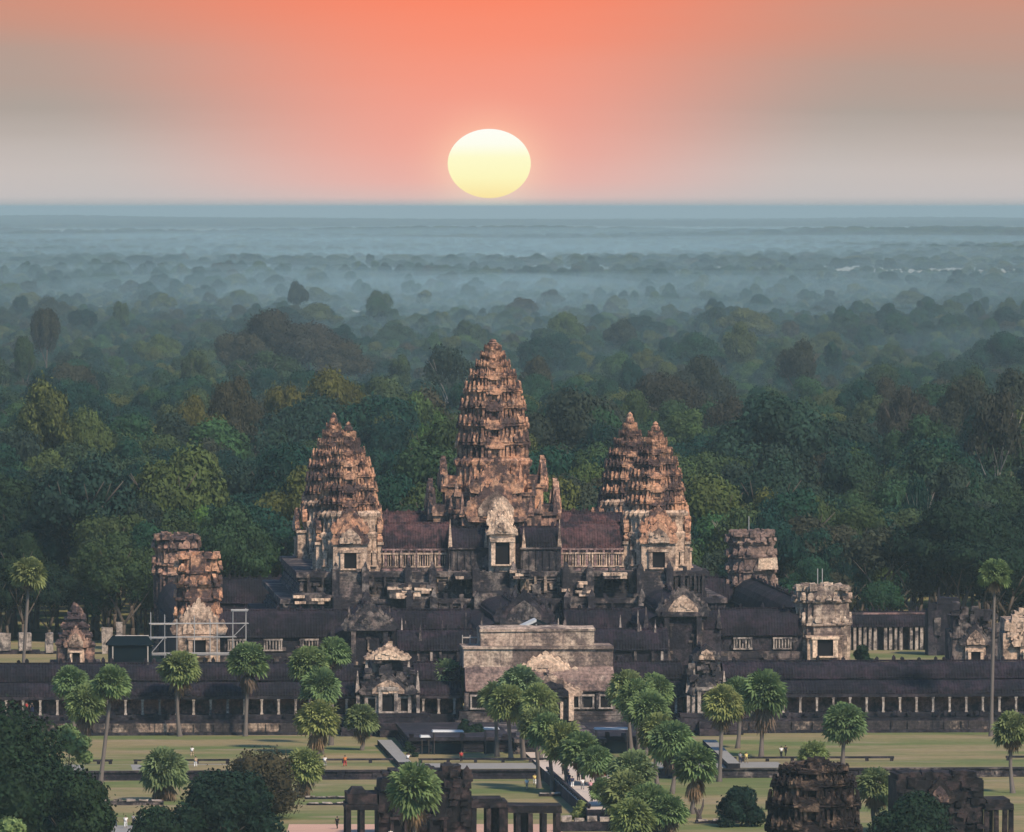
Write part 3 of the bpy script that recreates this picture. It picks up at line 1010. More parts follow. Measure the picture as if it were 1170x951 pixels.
# ------------------------------------------------------------------ second enclosure gallery and its ruined corner towers
random.seed(23)
V2 = -57.0
qL, qR = sol(226, V2), sol(937, V2)
sg2 = tthing('cloister_gallery', 'long dark-roofed gallery with white window bars running between the two ruined corner towers', 'gallery', 0, 0, 0)
z2r, z2e, z2f = zat(697, 0, V2), zat(726, 0, V2), zat(744, 0, V2)
for (x0, x1) in ((qL + 3, -7), (7, qR - 3)):
    mb = MB(); vault(mb, 'x', x0, x1, V2, z2e, 3.2, z2r - z2e); mb.build('roof', M['roof_x'], sg2, jit=.05)
    mb = MB()
    mb.box(x0, x1, V2 - 3.0, V2 + 3.0, z2f, z2e)
    stones(mb, x0, x1, V2 - 3.0, z2f, z2e - .8, 22)
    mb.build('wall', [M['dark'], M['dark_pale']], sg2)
    mb = MB(); mouldings(mb, x0, x1, V2 - 3.4, V2 + 3.4, 3.0, z2f - .03, 5, 1.6); stones(mb, x0, x1, V2 - 4.6, 3.4, z2f - .8, 60); mb.build('plinth', [M['dark_pale'], M['plinth']], sg2, jit=.05)
    n = int((x1 - x0) / 5.2)
    for i in range(n):
        x = x0 + (i + .5) * (x1 - x0) / n
        window(sg2, x, V2 - 3.0, z2f + .45, 2.3, 1.35, 'pillar', 5)
mb = MB(); vault(mb, 'x', qL + 3, qR - 3, 58, z2e, 3.2, z2r - z2e); mb.build('roof', M['roof_x'], sg2, jit=.05)
mb = MB(); mb.box(qL + 3, qR - 3, 55, 61, 2, z2e); mb.build('wall', M['dark'], sg2)
for ux in (qL, qR):
    mb = MB(); vault(mb, 'y', V2 + 4, 54, ux, z2e, 3.2, z2r - z2e); mb.build('roof', M['roof_y'], sg2, jit=.05)
    mb = MB(); mb.box(ux - 3, ux + 3, V2 + 4, 54, 2, z2e); mb.build('wall', M['dark'], sg2)
# courtyard floor inside the second enclosure
o = sheet('upper_courtyard', tuv([(qL, V2), (qR, V2), (qR, 58), (qL, 58)]), ZC - .41, M['dark_pale'])


def ruined_tower(label, u, v, zbase, pys, hwpx, seed, mat, front=True, door=None, lean=0, antenna=0):
    """corner tower of the second enclosure whose upper storeys have fallen"""
    random.seed(seed)
    t = tthing('ruined_tower', label, 'tower', u, v, 0, 'ruined corner towers')
    mm = mpp(u, v); z = lambda py: zat(py, u, v)
    hb_ = hwpx * mm
    top, *cor = pys
    mb = MB()
    ys_ = sorted(cor, reverse=True)
    rings = [(1.06, zbase), (1.04, zbase + .8), (.96, zbase + 1.1)]
    sc_ = .96
    for k, py in enumerate(ys_):
        rings += [(sc_, z(py + 3.5)), (sc_ + .08, z(py + 1.5)), (sc_ + .08, z(py - .5)), (sc_ - .02, z(py - 2))]
        sc_ -= .035
    rings += [(sc_, z(top + 5)), (sc_ - .03, z(top + 2))]
    mb.loft([(redent(hb_ * s), zz) for s, zz in rings])
    mb.build('tower_body', M[mat], t, jit=.10)
    mb = MB()                              # broken crown of loose blocks
    for i in range(70):
        x, y = random.uniform(-1, 1) * hb_ * sc_, random.uniform(-1, 1) * hb_ * sc_
        w = random.uniform(.3, .7)
        mb.box(x - w, x + w, y - w, y + w, z(top + 6), z(top + 4) + random.random() ** 2 * (z(top - 2) - z(top + 4)), j=.12)
    for q in range(4):
        c, s = [(1, 0), (0, 1), (-1, 0), (0, -1)][q]
        for k, py in enumerate(ys_):
            for tt in (-.7, -.45, -.2, .15, .4, .72):
                if random.random() < .35: continue
                k2 = 1.0 if abs(tt) < .42 else .84 if abs(tt) < .65 else .72
                x, y = hb_ * k2 * c - hb_ * tt * s, hb_ * k2 * s + hb_ * tt * c
                antefix(mb, (x, y, z(py - 1)), (c, s), .9 * random.uniform(.8, 1.2), random.uniform(.6, 1.6), .5)
    mb.build('broken_crown', M[mat], t, jit=.08)
    return t, z, hb_


rt1, z_, hb_ = ruined_tower('orange-lit ruined tower with flat broken top standing inside the metal scaffold', sol(226, V2), V2, 3, (632, 653, 668, 684, 704), 26.5, 31, 'tower')
uu = 0
pediment('pediment', rt1, 0, -hb_ - .2, z_(725), 6.6, 5.2, mat='porch', inner='porch')
mb = MB(); mb.box(-3.1, 3.1, -hb_ - 1.6, -hb_ + 1, 3, z_(725)); mb.build('porch', M['porch'], rt1, jit=.06)
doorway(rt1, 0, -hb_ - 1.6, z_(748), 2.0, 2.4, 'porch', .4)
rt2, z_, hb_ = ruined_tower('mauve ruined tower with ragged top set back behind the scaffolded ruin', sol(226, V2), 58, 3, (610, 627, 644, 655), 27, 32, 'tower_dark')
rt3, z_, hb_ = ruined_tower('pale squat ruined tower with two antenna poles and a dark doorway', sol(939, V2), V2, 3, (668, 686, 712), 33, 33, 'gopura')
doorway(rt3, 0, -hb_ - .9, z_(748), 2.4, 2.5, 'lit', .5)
mb = MB(); mb.box(-2.6, 2.6, -hb_ - .9, -hb_ + 1, 3, z_(728)); mb.box(-2.9, 2.9, -hb_ - 1.1, -hb_ + 1, z_(728), z_(725)); mb.build('porch', M['porch'], rt3, jit=.06)
mb = MB()
for x in (-.6, .1): mb.tube((x, 0, z_(672)), (x, 0, z_(650)), .07, n=5)
mb.build('antenna', M['steel'], rt3)
rt4, z_, hb_ = ruined_tower('grey ruined tower with tapering broken storeys rising behind the squat antenna ruin', sol(939, V2), 58, 3, (607, 620, 635, 652, 668), 28.5, 34, 'gopura_low')
mb = MB(); mb.box(hb_ * .2, hb_ * .95, -hb_ - .3, -hb_ + 2, z_(650), z_(637), j=.1); mb.build('bare_stone', M['lit'], rt4)
mb = MB(); mb.tube((-.4, 0, z_(612)), (-.4, 0, z_(590)), .07, n=5); mb.build('antenna', M['steel'], rt4)

# ------------------------------------------------------------------ naves joining the second and the outer galleries
def nave(label, u, v0, v1, zfl, zsp, zrd, b, pedy, gable, mat, seed, win=True):
    random.seed(seed)
    t = tthing('nave', label, 'building', u, 0, 0, 'naves between the galleries')
    mb = MB(); vault(mb, 'y', v0, v1, 0, zsp, b, zrd - zsp); mb.build('roof', M['roof_y'], t, jit=.05)
    mb = MB()
    for sg in (-1, 1): vault(mb, 'y', v0 + .5, v1, sg * b * 1.1, zsp - 2.4, b * .8, 1.9, crest=False)
    mb.build('aisle_roof', M['roof_y'], t, jit=.04)
    mb = MB(); mb.box(-b, b, v0, v1, zfl, zsp); mb.box(-b * 1.9, b * 1.9, v0 + .6, v1, zfl, zsp - 2.5); stones(mb, -b, b, v0, zfl, zsp - 1, 16); stones(mb, -b * 1.9, b * 1.9, v0 + .6, zfl, zsp - 3.4, 22); mb.build('wall', [M['dark'], M['plinth']], t, jit=.02)
    pediment('pediment', t, 0, v0 - .3, pedy[0], gable, pedy[1], mat=mat[0], inner=mat[1], rough=.08)
    for sg in (-1, 1):
        mb = MB(); spike(mb, sg * b * 1.8, v0 + .4, zsp - 2.4, 3.2, .4); mb.build('pinnacle', M['dark_pale'], t, jit=.03)
        mb = MB(); spike(mb, sg * b * 1.0, v0 + .2, zsp, 3.0, .38); mb.build('pinnacle', M['dark_pale'], t, jit=.03)
    mb = MB()
    for sg in (-1, 1): mb.box(sg * b * .8 - .35, sg * b * .8 + .35, v0 - .9, v0 + .1, zfl, zsp - .2)
    mb.box(-b * 1.05, b * 1.05, v0 - 1.0, v0, zsp - .6, zsp + .1)
    mb.build('gable_frame', M['dark_pale'], t, jit=.05)
    return t


un1 = sol(440, -118); un2 = sol(803, -118); unc = sol(616, -125)
nave('dark nave with pale edged gable behind the smaller gatehouse nearest the scaffold', un1, -72, -50, 4, zat(716, un1, -72), zat(697, un1, -70), 3.0, (zat(722, un1, -72), 4.4), 6.4, ('dark_pale', 'dark_pale'), 41)
nave('dark nave ending in a tall gable with a pale lit crest', un2, -84, -50, 4, zat(700, un2, -84), zat(683, un2, -82), 3.0, (zat(705, un2, -84), 4.6), 6.2, ('dark_pale', 'porch'), 42)
nave('dark middle nave climbing from the gatehouse to the central stair', unc, -92, -44, 4, zat(706, unc, -84), zat(694, unc, -82), 3.4, (zat(712, unc, -92), 4.6), 7.0, ('dark', 'dark_pale'), 43)
# cross wing of the cloister
cw = tthing('cloister_wing', 'low dark roofed cross wing of the cloister behind the pale gatehouse', 'gallery', 0, 0, 0)
mb = MB(); vault(mb, 'x', un1 + 3, un2 - 3, -92, zat(742, 0, -92), 3.0, 2.9); mb.build('roof', M['roof_x'], cw, jit=.06)
mb = MB(); mb.box(un1 + 3, un2 - 3, -94.8, -89.2, 2, zat(742, 0, -92)); stones(mb, un1 + 3, un2 - 3, -94.8, 6.5, zat(742, 0, -92) - .5, 46); mb.build('wall', [M['dark'], M['dark_pale']], cw)
for i in range(30):
    x = un1 + 4 + i * (un2 - un1 - 8) / 29
    if random.random() < .3: continue
    mb = MB(); mb.box(x - .17, x + .17, -95.6, -95.2, 3.006, zat(744, 0, -92)); mb.build('pillar', M['pillar' if i % 2 else 'dark_pale'], cw, jit=.04)
for i in range(22):
    mb = MB(); spike(mb, random.uniform(un1 + 3, un2 - 3), -92 + random.uniform(-2.5, 2.5), zat(742, 0, -92) + 1.0, random.uniform(2.5, 5), .26)
    mb.build('pinnacle', M['pillar' if i % 3 == 0 else 'dark_pale'], cw, jit=.03)

# ------------------------------------------------------------------ outer (third) gallery
V3 = -118.0
lawnz = 0.0
def outer_wing(label, x0, x1, seed, door=False):
    random.seed(seed)
    t = tthing('outer_gallery', label, 'gallery', (x0 + x1) / 2, V3, 0, 'wings of the outer gallery')
    a, b = -(x1 - x0) / 2, (x1 - x0) / 2
    zR, zE = zat(757, 0, V3 + 6), zat(776, 0, V3 + 3)
    mb = MB(); vault(mb, 'x', a, b, 5.4, zE, 3.1, zR - zE, cstep=1.2)
    for i in range(int((b - a) / 2.2)):
        x = random.uniform(a + .5, b - .5); s_ = random.uniform(.15, .8); w_ = random.uniform(.3, .9)
        mb.box(x - w_, x + w_, 2.5 + s_ * 1.2, 4.2, zE + (zR - zE) * s_ * .5, zE + (zR - zE) * (s_ * .5 + .30), 1, .05)
    mb.build('roof', [M['roof_x'], M['dark']], t, jit=.05)
    z5 = zat(794, 0, V3 - 2)
    mb = MB(); vault(mb, 'x', a, b, 2.2, z5, 3.6, zE - z5 - .25, crest=False, half=-1); mb.build('aisle_roof', M['roof_x'], t, jit=.04)
    z6 = zat(816, 0, V3 - 2)
    mb = MB(); mb.box(a, b, 2.25, 8.4, z6, zE - .12); mb.build('upper_wall', M['dark'], t)
    mb = MB(); mb.box(a, b, 1.5, 2.25, z6, z5 - .14); mb.build('relief_wall', M['relief'], t)
    mb = MB(); mb.box(a, b, -1.75, -1.15, z5 - .55, z5 - .14); mb.build('architrave', M['dark'], t, jit=.02)
    n = max(1, int(round((x1 - x0) / 2.43)))
    for i in range(n):
        x = a + (i + .5) * (b - a) / n
        mb = MB()
        mb.box(x - .15, x + .15, -1.62, -1.30, z6, z5 - .55)
        mb.box(x - .22, x + .22, -1.70, -1.20, z6, z6 + .22); mb.box(x - .22, x + .22, -1.70, -1.20, z5 - .78, z5 - .56)
        mb.build('pillar', M['pillar'], t, jit=.015)
    z7 = zat(826, 0, V3 - 3)
    mb = MB()
    mb.box(a, b, -2.1, 2.25, z7 + .5, z6 - .02); mb.box(a, b, -2.5, 2.25, z7 + .02, z7 + .5)
    for i in range(int((x1 - x0) / 1.3)):
        if random.random() < .5: continue
        x = random.uniform(a, b); mb.box(x - .25, x + .25, -2.75, -2.45, z6 - .4, z6 + .25)
    mb.build('upper_plinth', M['dark'], t, jit=.03)
    mb = MB(); mb.box(a, b, -2.8, 2.25, .42, z7)
    for i in range(int((x1 - x0) / 3.2)):
        x = a + (i + random.random()) * 3.2; mb.box(x - .5, x + .5, -3.05, -2.7, .42, z7)
    mb.build('plinth', M['plinth'], t, jit=.04)
    mb = MB(); mb.box(a, b, -3.5, 2.25, 0.005, .41); mb.build('foot_course', M['dark'], t, jit=.03)
    if door: pass
    return t


g1 = sol(530, -124); g2 = sol(702, -124)
outer_wing('long dark outer gallery wing with pillars, running behind the palms on the scaffold side', -93, sol(405, V3), 51)
outer_wing('short dark gallery piece between the small gatehouse and the pale gatehouse', sol(474, V3), g1, 52)
outer_wing('short dark gallery piece between the pale gatehouse and the narrow pale-fronted gatehouse', g2, sol(782, V3), 53)
outer_wing('long dark outer gallery wing with evenly spaced pillars, beneath the antenna-topped ruin', sol(828, V3), 93, 54)

# side gatehouses of the outer gallery
def small_gate(label, pc, seed, hwm, peak, mat, inner):
    random.seed(seed)
    u = sol(pc, V3)
    t = tthing('side_gatehouse', label, 'gatehouse', u, V3, 0, 'small gatehouses of the outer gallery')
    z = lambda py: zat(py, u, V3)
    mb = MB()
    mb.box(-hwm, hwm, -4.5, 9, 2.5, z(790)); mb.box(-hwm * .75, hwm * .75, -4.2, 9, z(790), z(770)); mb.box(-hwm * .5, hwm * .5, -3.8, 9, z(770), z(peak + 16))
    for k in range(26):
        x = random.uniform(-hwm, hwm); zz = random.uniform(z(800), z(peak + 18)); 
        mb.box(x - .5, x + .5, -5.0, -4.0, zz, zz + random.uniform(.4, 1.2), j=.1)
    mb.build('wall', M['dark_pale'], t, jit=.06)
    mb = MB(); vault(mb, 'y', -3, 10, 0, z(770), hwm * .55, 3.4); vault(mb, 'x', -hwm * 1.1, hwm * 1.1, 5, z(788), 3, 3); mb.build('roof', M['roof_y'], t, jit=.05)
    pediment('pediment', t, 0, -4.6, z(peak + 18), hwm * 1.2, z(peak) - z(peak + 18), mat=mat, inner=inner, rough=.08)
    pediment('pediment', t, 0, -5.2, z(792), hwm * 1.5, 3.0, mat='dark_pale', inner=mat, rough=.08)
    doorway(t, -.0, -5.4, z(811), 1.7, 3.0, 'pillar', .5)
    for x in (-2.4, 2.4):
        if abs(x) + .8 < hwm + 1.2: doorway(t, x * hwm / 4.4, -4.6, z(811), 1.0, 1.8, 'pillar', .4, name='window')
    for x in (-hwm, -hwm * .72, -hwm * .36, hwm * .36, hwm * .72, hwm):
        mb = MB(); mb.box(x - .24, x + .24, -5.4, -4.9, 2.5, z(793)); mb.build('pillar', M['pillar'], t, jit=.03)
    mb = MB(); mouldings(mb, -hwm - 1, hwm + 1, -6, 6, .006, z(813), 5, 1.5); mb.box(-1.4, 1.4, -10, -6, .006, 1.0); mb.box(-1.4, 1.4, -9, -6, 1.0, 1.9); mb.build('plinth', M['dark'], t, jit=.05)
    for sx_, py_ in ((-1, 790), (1, 790), (-.7, 772), (.7, 772)):
        mb = MB(); spike(mb, hwm * sx_, -4.3, z(py_), 3.1, .33); mb.build('pinnacle', M['pillar'], t, jit=.03)
    return t


small_gate('broad blackened side gatehouse with pale-framed doors at the head of a pale ramp', 441, 61, 4.3, 735, 'porch', 'lit')
small_gate('narrow blackened side gatehouse with streaky pale front beside the twin palms', 804, 62, 2.6, 735, 'dark_pale', 'porch')

# ------------------------------------------------------------------ the west gatehouse
random.seed(24)
VG = -124.0
ug_ = sol(616, VG)
gp = tthing('entrance_gatehouse', 'pale stone gatehouse with stepped roofs in the middle of the outer gallery', 'gatehouse', ug_, VG, 0)
zg = lambda py: zat(py, ug_, VG)
lx = lambda px: sol(px, VG) - ug_
mb = MB(); mb.box(lx(551), lx(682), 4.5, 12, zg(742), zg(724)); mb.box(lx(550), lx(683), 4.3, 12, zg(724), zg(721)); vault(mb, 'x', lx(551), lx(682), 8.2, zg(722), 3.6, .5, crest=False)
mb.build('upper_roof', M['gopura'], gp, jit=.06)
mb = MB(); mb.box(lx(531), lx(702), 2.6, 12, zg(763), zg(743)); mb.box(lx(530), lx(703), 2.3, 12, zg(743), zg(740)); mb.box(lx(531), lx(702), 2.2, 12, zg(764.5), zg(762))
mb.build('middle_roof', M['gopura'], gp, jit=.06)
mb = MB()
zA, zB = zg(790), zg(763)
prof = [(-.4, zA - .1), (-.4, zA + .12), (.05, zA + .2), (.3, zA + (zB - zA) * .35), (.85, zA + (zB - zA) * .7), (1.9, zB), (4, zB), (4, zA - .1)]
V = [(x, y, z) for x in (lx(532), lx(702)) for y, z in prof]; n = len(prof)
mb.add(V, [(i, (i + 1) % n, n + (i + 1) % n, n + i) for i in range(n)] + [tuple(reversed(range(n))), tuple(range(n, 2 * n))])
mb.build('lower_roof', M['gopura_low'], gp, jit=.04)
mb = MB(); mb.box(lx(533), lx(701), .1, 4.6, zg(813), zA - .12)
for px in (533, 556, 575, 600, 640, 664, 684, 701): mb.box(lx(px) - .3, lx(px) + .3, -.2, .3, zg(812), zA - .13)
mb.build('wall', M['dark_pale'], gp, jit=.03)
for px in (545, 566, 586, 655, 671, 692): window(gp, lx(px), .1, zg(809), 1.5, 1.6, 'pillar', 0)
mb = MB(); mouldings(mb, lx(528), lx(706), -.6, 5, .006, zg(813.5), 6, 1.7); mb.build('plinth', M['dark_pale'], gp, jit=.05)
# projecting central porch
xp = lx(626)
mb = MB(); mb.box(xp - 3.4, xp + 3.4, -5, 2.2, 2.4, zg(795)); mb.build('porch_wall', M['dark_pale'], gp, jit=.03)
mb = MB(); vault(mb, 'y', -5, 3, xp, zg(795), 3.3, zg(772) - zg(795)); mb.build('porch_roof', M['gopura_low'], gp, jit=.04)
mb = MB()
for sx in (-1, 1):
    mb.box(xp + sx * 2.9 - .36, xp + sx * 2.9 + .36, -6.4, -5.6, 2.4, zg(793)); mb.box(xp + sx * 1.55 - .2, xp + sx * 1.55 + .2, -6.2, -5.7, 2.4, zg(800))
mb.build('porch_pillar', M['lit'], gp, jit=.02)
pediment('pediment', gp, xp - .2, 1.9, zg(776), 7.8, zg(747) - zg(776), mat='lit', inner='porch')
pediment('pediment', gp, xp, -5.6, zg(794), 7.0, zg(769) - zg(794), mat='porch', inner='dark')
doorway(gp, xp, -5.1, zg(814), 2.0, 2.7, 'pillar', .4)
mb = MB()
for k in range(5): mb.box(xp - 1.8, xp + 1.8, -7.0 - .6 * k, -1, .006, 2.4 - .45 * k)
mb.build('stair', M['dark_pale'], gp, jit=.02)

# small modern shelter on the cloister behind the gatehouse roof
sh = tthing('roof_shelter', 'small modern gabled shelter with white roof edge behind the pale gatehouse roof', 'shelter', sol(610, -104), -104, 0)
zs = lambda py: zat(py, sol(610, -104), -104)
lx2 = lambda px: sol(px, -104) - sol(610, -104)
pk = lx2(613)
mb = MB()
def rslab(mb, xa, za, xb, zb, y0, y1, t):
    mb.add([(xa, y0, za), (xb, y0, zb), (xb, y1, zb), (xa, y1, za), (xa, y0, za - t), (xb, y0, zb - t), (xb, y1, zb - t), (xa, y1, za - t)],
           [(0, 1, 2, 3), (4, 7, 6, 5), (0, 4, 5, 1), (1, 5, 6, 2), (2, 6, 7, 3), (3, 7, 4, 0)])
rslab(mb, lx2(588), zs(720), pk, zs(708), 0, 5, .35); mb.build('roof_panel', M['tarp'], sh)
mb = MB(); rslab(mb, pk + .03, zs(708), lx2(634), zs(718), 0, 5, .3); mb.build('roof_panel', M['tarp_dark'], sh)
mb = MB()
for px in (592, 613, 630):
    for y in (.4, 4.6): mb.tube((lx2(px), y, 3), (lx2(px), y, zs(720 if px != 613 else 711) - .3), .12)
mb.build('post', M['steel'], sh)
wr = tthing('timber_stair', 'dark timber stair with pale rails beside the pale gatehouse roof', 'stair', sol(537, -112), -112, 0)
zs = lambda py: zat(py, sol(537, -112), -112)
mb = MB()
for py in (729, 737): mb.tube((-1.1, 0, zs(py)), (1.1, 0, zs(py)), .10)
for x in (-1.1, 0, 1.1): mb.tube((x, 0, 4), (x, 0, zs(726)), .06)
mb.build('rail', M['plank'], wr)
mb = MB()
for k in range(12): mb.box(-1.0, 1.0, .4 + k * .35, .8 + k * .35, 4 + k * .45, 4.2 + k * .45)
mb.box(-1.2, -1.0, .4, 5, 3, zs(740)); mb.box(1.0, 1.2, .4, 5, 3, zs(740))
mb.build('step', M['wood'], wr)
# second upper courtyard level between the galleries, lawn of the temple platform
sheet('temple_courtyard', tuv([(-96, V3 + 5), (96, V3 + 5), (96, 97), (-96, 97)]), 3.0, M['grass'])
mb = MB()
c_ = tuv([(-96, V3 + 4.9), (96, V3 + 4.9), (96, 97), (-96, 97)])
mb.add([(x, y, z) for z in (LOW, 2.99) for x, y in c_], [(0, 1, 5, 4), (1, 2, 6, 5), (2, 3, 7, 6), (3, 0, 4, 7), (4, 5, 6, 7)])
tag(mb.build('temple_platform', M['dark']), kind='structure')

# ------------------------------------------------------------------ libraries and rear walls in the courtyard
def library(label, pc, v, seed, hwpx, ptop, pdoor, mat, pointed=True):
    random.seed(seed)
    u = sol(pc, v)
    t = tthing('stone_library', label, 'library', u, v, 0)
    mm = mpp(u, v); z = lambda py: zat(py, u, v); hb = hwpx * mm
    mb = MB(); mouldings(mb, -hb - .6, hb + .6, -3, 8, 3.005, z(pdoor), 6, 1.4); mb.build('plinth', M['dark_pale'], t, jit=.05)
    h = z(ptop) - z(pdoor)
    mb = MB()
    if pointed:
        for k, (f, a, b) in enumerate(((1, 0, .34), (.86, .34, .52), (.70, .52, .68), (.52, .68, .82), (.34, .82, .93), (.18, .93, 1.0))):
            mb.box(-hb * f, hb * f, -2.8 + k * .45, 7 - k * .45, z(pdoor) + h * a, z(pdoor) + h * b - .12)
            mb.box(-hb * f - .2, hb * f + .2, -3.0 + k * .45, 7.2 - k * .45, z(pdoor) + h * b - .24, z(pdoor) + h * b)
            for i in range(7):
                if random.random() < .7: antefix(mb, (random.uniform(-1, 1) * hb * f, -2.95 + k * .45, z(pdoor) + h * b), (0, -1), .8, random.uniform(.5, 1.1), .35)
    else:
        mb.box(-hb, hb, -2.8, 7, z(pdoor), z(pdoor) + h * .55)
        mb.box(-hb * .9, hb * .6, -2.4, 6, z(pdoor) + h * .55, z(pdoor) + h * .8, j=.2)
        for i in range(40):
            x = random.uniform(-hb, hb); zz = z(pdoor) + h * random.uniform(.4, .9)
            mb.box(x - .5, x + .5, -3.1, -2, zz, zz + random.uniform(.4, 1.3), j=.15)
    mb.build('wall', M[mat], t, jit=.08)
    pediment('pediment', t, 0, -3.2, z(pdoor) + h * .30, hb * 1.1, h * .38, mat=mat, inner='porch', rough=.08)
    mb = MB(); mb.box(-hb * .45, hb * .45, -3.4, -2.6, z(pdoor), z(pdoor) + h * .30); mb.build('porch', M['porch'], t, jit=.05)
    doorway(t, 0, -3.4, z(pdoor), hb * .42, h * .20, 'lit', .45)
    return t


library('small pointed ruined library with pale doorway standing alone beside the scaffold', 86, -85, 71, 21, 696, 757, 'tower_dark')
library('low ragged library with white-framed red-dark doorway behind the tall thin palm', 1112, -85, 72, 26, 690, 757, 'dark_pale', False)
library('tan stone ruin cut off by the picture edge beyond the tall thin palm', 1178, -70, 73, 34, 695, 757, 'porch', False)

rg = tthing('rear_gallery', 'low dark-roofed gallery with a row of pale pillars behind a strip of lawn', 'gallery', 0, 56, 0)
x0, x1 = sol(968, 56), sol(1068, 56)
zq = lambda py: zat(py, x0, 56)
mb = MB(); vault(mb, 'x', x0, x1, 3, zq(716), 3.2, zq(701) - zq(716), cstep=1.0); mb.build('roof', M['roof_x'], rg, jit=.03)
mb = MB(); mb.box(x0, x1, 1, 6, 3.006, zq(716)); mb.build('wall', M['dark'], rg)
mb = MB(); mb.box(x0, x1, 1.5, 4.5, zq(703), zq(701.2)); mb.build('ridge', M['wall_red'], rg, jit=.04)
for i in range(17):
    if i in (6, 11): continue
    x = x0 + (i + .5) * (x1 - x0) / 17
    mb = MB(); mb.box(x - .24, x + .24, -.3, .2, 3.006, zq(717)); mb.build('pillar', M['pillar'], rg, jit=.06)
for px, wpx, top in ((1082, 26, 683), (1066, 12, 690)):
    t = tthing('ruined_porch', ['dark tall ruined porch mass beside the ragged library', 'narrow broken pier next to the dark ruined porch'][px < 1080], 'ruin', sol(px, 40), 40, 0)
    zz = zat(top, sol(px, 40), 40); w = wpx * .5 * mpp(0, 40)
    mb = MB(); mb.box(-w, w, -2, 4, 3.006, zz - 1); mb.box(-w * .6, w, -1.6, 3, zz - 1, zz); spike(mb, -w * .8, -1.5, zz - 1, 2.6, .3)
    mb.build('wall', M['dark'], t, jit=.12)
    mb = MB(); mb.box(w * .1, w + .3, -2.3, -1.8, zz - 5, zz - 2.2, j=.2); mb.build('bare_stone', M['dark_pale'], t)
for k, (px, w, a, b) in enumerate(((4, 15, 724, 744), (28, 14, 724, 744), (56, 9, 724, 746), (122, 12, 718, 748), (136, 7, 712, 738), (-16, 12, 722, 744))):
    lb = ['broken pale wall block at the picture edge behind the tall thin palm', 'pale square wall block just past the tall thin palm trunk', 'small pale wall block between the thin palm and the pointed library',
          'taller pale wall block on the scaffold side of the pointed library', 'narrow upright pale stone beside the scaffold', 'pale wall block outside the frame edge'][k]
    if k == 5: continue
    t = tthing('wall_block', lb, 'wall', sol(px, 52), 52, 0, 'pale wall blocks behind the courtyard')
    z_a, z_b = zat(a, -70, 52), zat(b, -70, 52); w = w * .5 * mpp(0, 52)
    mb = MB(); mb.box(-w, w, 0, 1.6, z_b, z_a, j=.12); mb.build('bare_block', M['pillar'], t)
    mb = MB(); mb.box(-w - 1.6, w + 1.4, .4, 2.6, 3.006, z_b + .1, j=.05); mb.build('wall_foot', M['dark'], t)

# ------------------------------------------------------------------ scaffold and site tent
VS = -66.0
sc = tthing('scaffold', 'pale metal tube scaffold in front of the orange-lit ruined tower', 'scaffold', sol(228, VS), VS, 0)
u_s = sol(228, VS); zs = lambda py: zat(py, u_s, VS); ls = lambda px: sol(px, VS) - u_s
for y in (0, 1.8):
    for px, top in ((172, 700), (188, 703), (202, 708), (222, 704), (240, 708), (248, 712), (266, 697), (281, 696)):
        mb = MB(); mb.tube((ls(px), y, 3), (ls(px), y, zs(top)), .045, n=6); mb.build('pole', M['steel'], sc)
    for (a, b, py) in ((170, 284, 713), (170, 270, 728.5), (170, 284, 747), (264, 284, 697.5)):
        mb = MB(); mb.tube((ls(a), y - .1, zs(py)), (ls(b), y - .1, zs(py)), .05, n=6); mb.build('rail', M['steel'], sc)
for (a, b, py) in ((171, 200, 713.5), (171, 190, 729.5), (171, 262, 748.5), (264, 283, 698.5)):
    mb = MB(); mb.box(ls(a), ls(b), .1, 1.7, zs(py) - .12, zs(py) + .02); mb.build('board', M['plank'], sc)
for (a, pa, b, pb) in ((172, 747, 188, 728), (266, 728, 281, 713)):
    mb = MB(); mb.tube((ls(a), -.15, zs(pa)), (ls(b), -.15, zs(pb)), .06, n=5); mb.build('brace', M['steel'], sc)
tn = tthing('site_tent', 'dark teal site tent with sloping roof beside the scaffold', 'tent', sol(148, -70), -70, 0)
zt_ = lambda py: zat(py, sol(148, -70), -70)
mb = MB(); mb.box(-3.2, 3.2, -2, 2, 3.006, zt_(737)); mb.build('wall', M['tarp_dark'], tn)
mb = MB(); mb.box(-3.6, 3.6, -2.4, 2.4, zt_(737), zt_(727), top=(1.0, 2.0)); mb.build('tent_roof', M['tarp_dark'], tn)
mb = MB()
for x in (-2.6, 2.6): mb.tube((x, -2.15, 3), (x, -2.15, zt_(738)), .10)
mb.tube((-2.2, -.1, zt_(727)), (2.8, -.1, zt_(727)), .1)
mb.build('pole', M['plank'], tn)

# ------------------------------------------------------------------ lawns, walls and paths in front of the temple
random.seed(25)
VW = -202.0
sheet('temple_lawn', tuv([(-420, VW), (420, VW), (420, 600), (-420, 600)]), 0.0, M['grass'])
mb = MB()
c_ = tuv([(-420, VW + .4), (420, VW + .4), (420, 600), (-420, 600)])
mb.add([(x, y, z) for z in (LOW - .3, -.02) for x, y in c_], [(0, 1, 5, 4), (1, 2, 6, 5), (2, 3, 7, 6), (3, 0, 4, 7), (4, 5, 6, 7)])
tag(mb.build('lawn_bank', M['dark']), kind='structure')
CW = 5.0                               # half width of the causeway


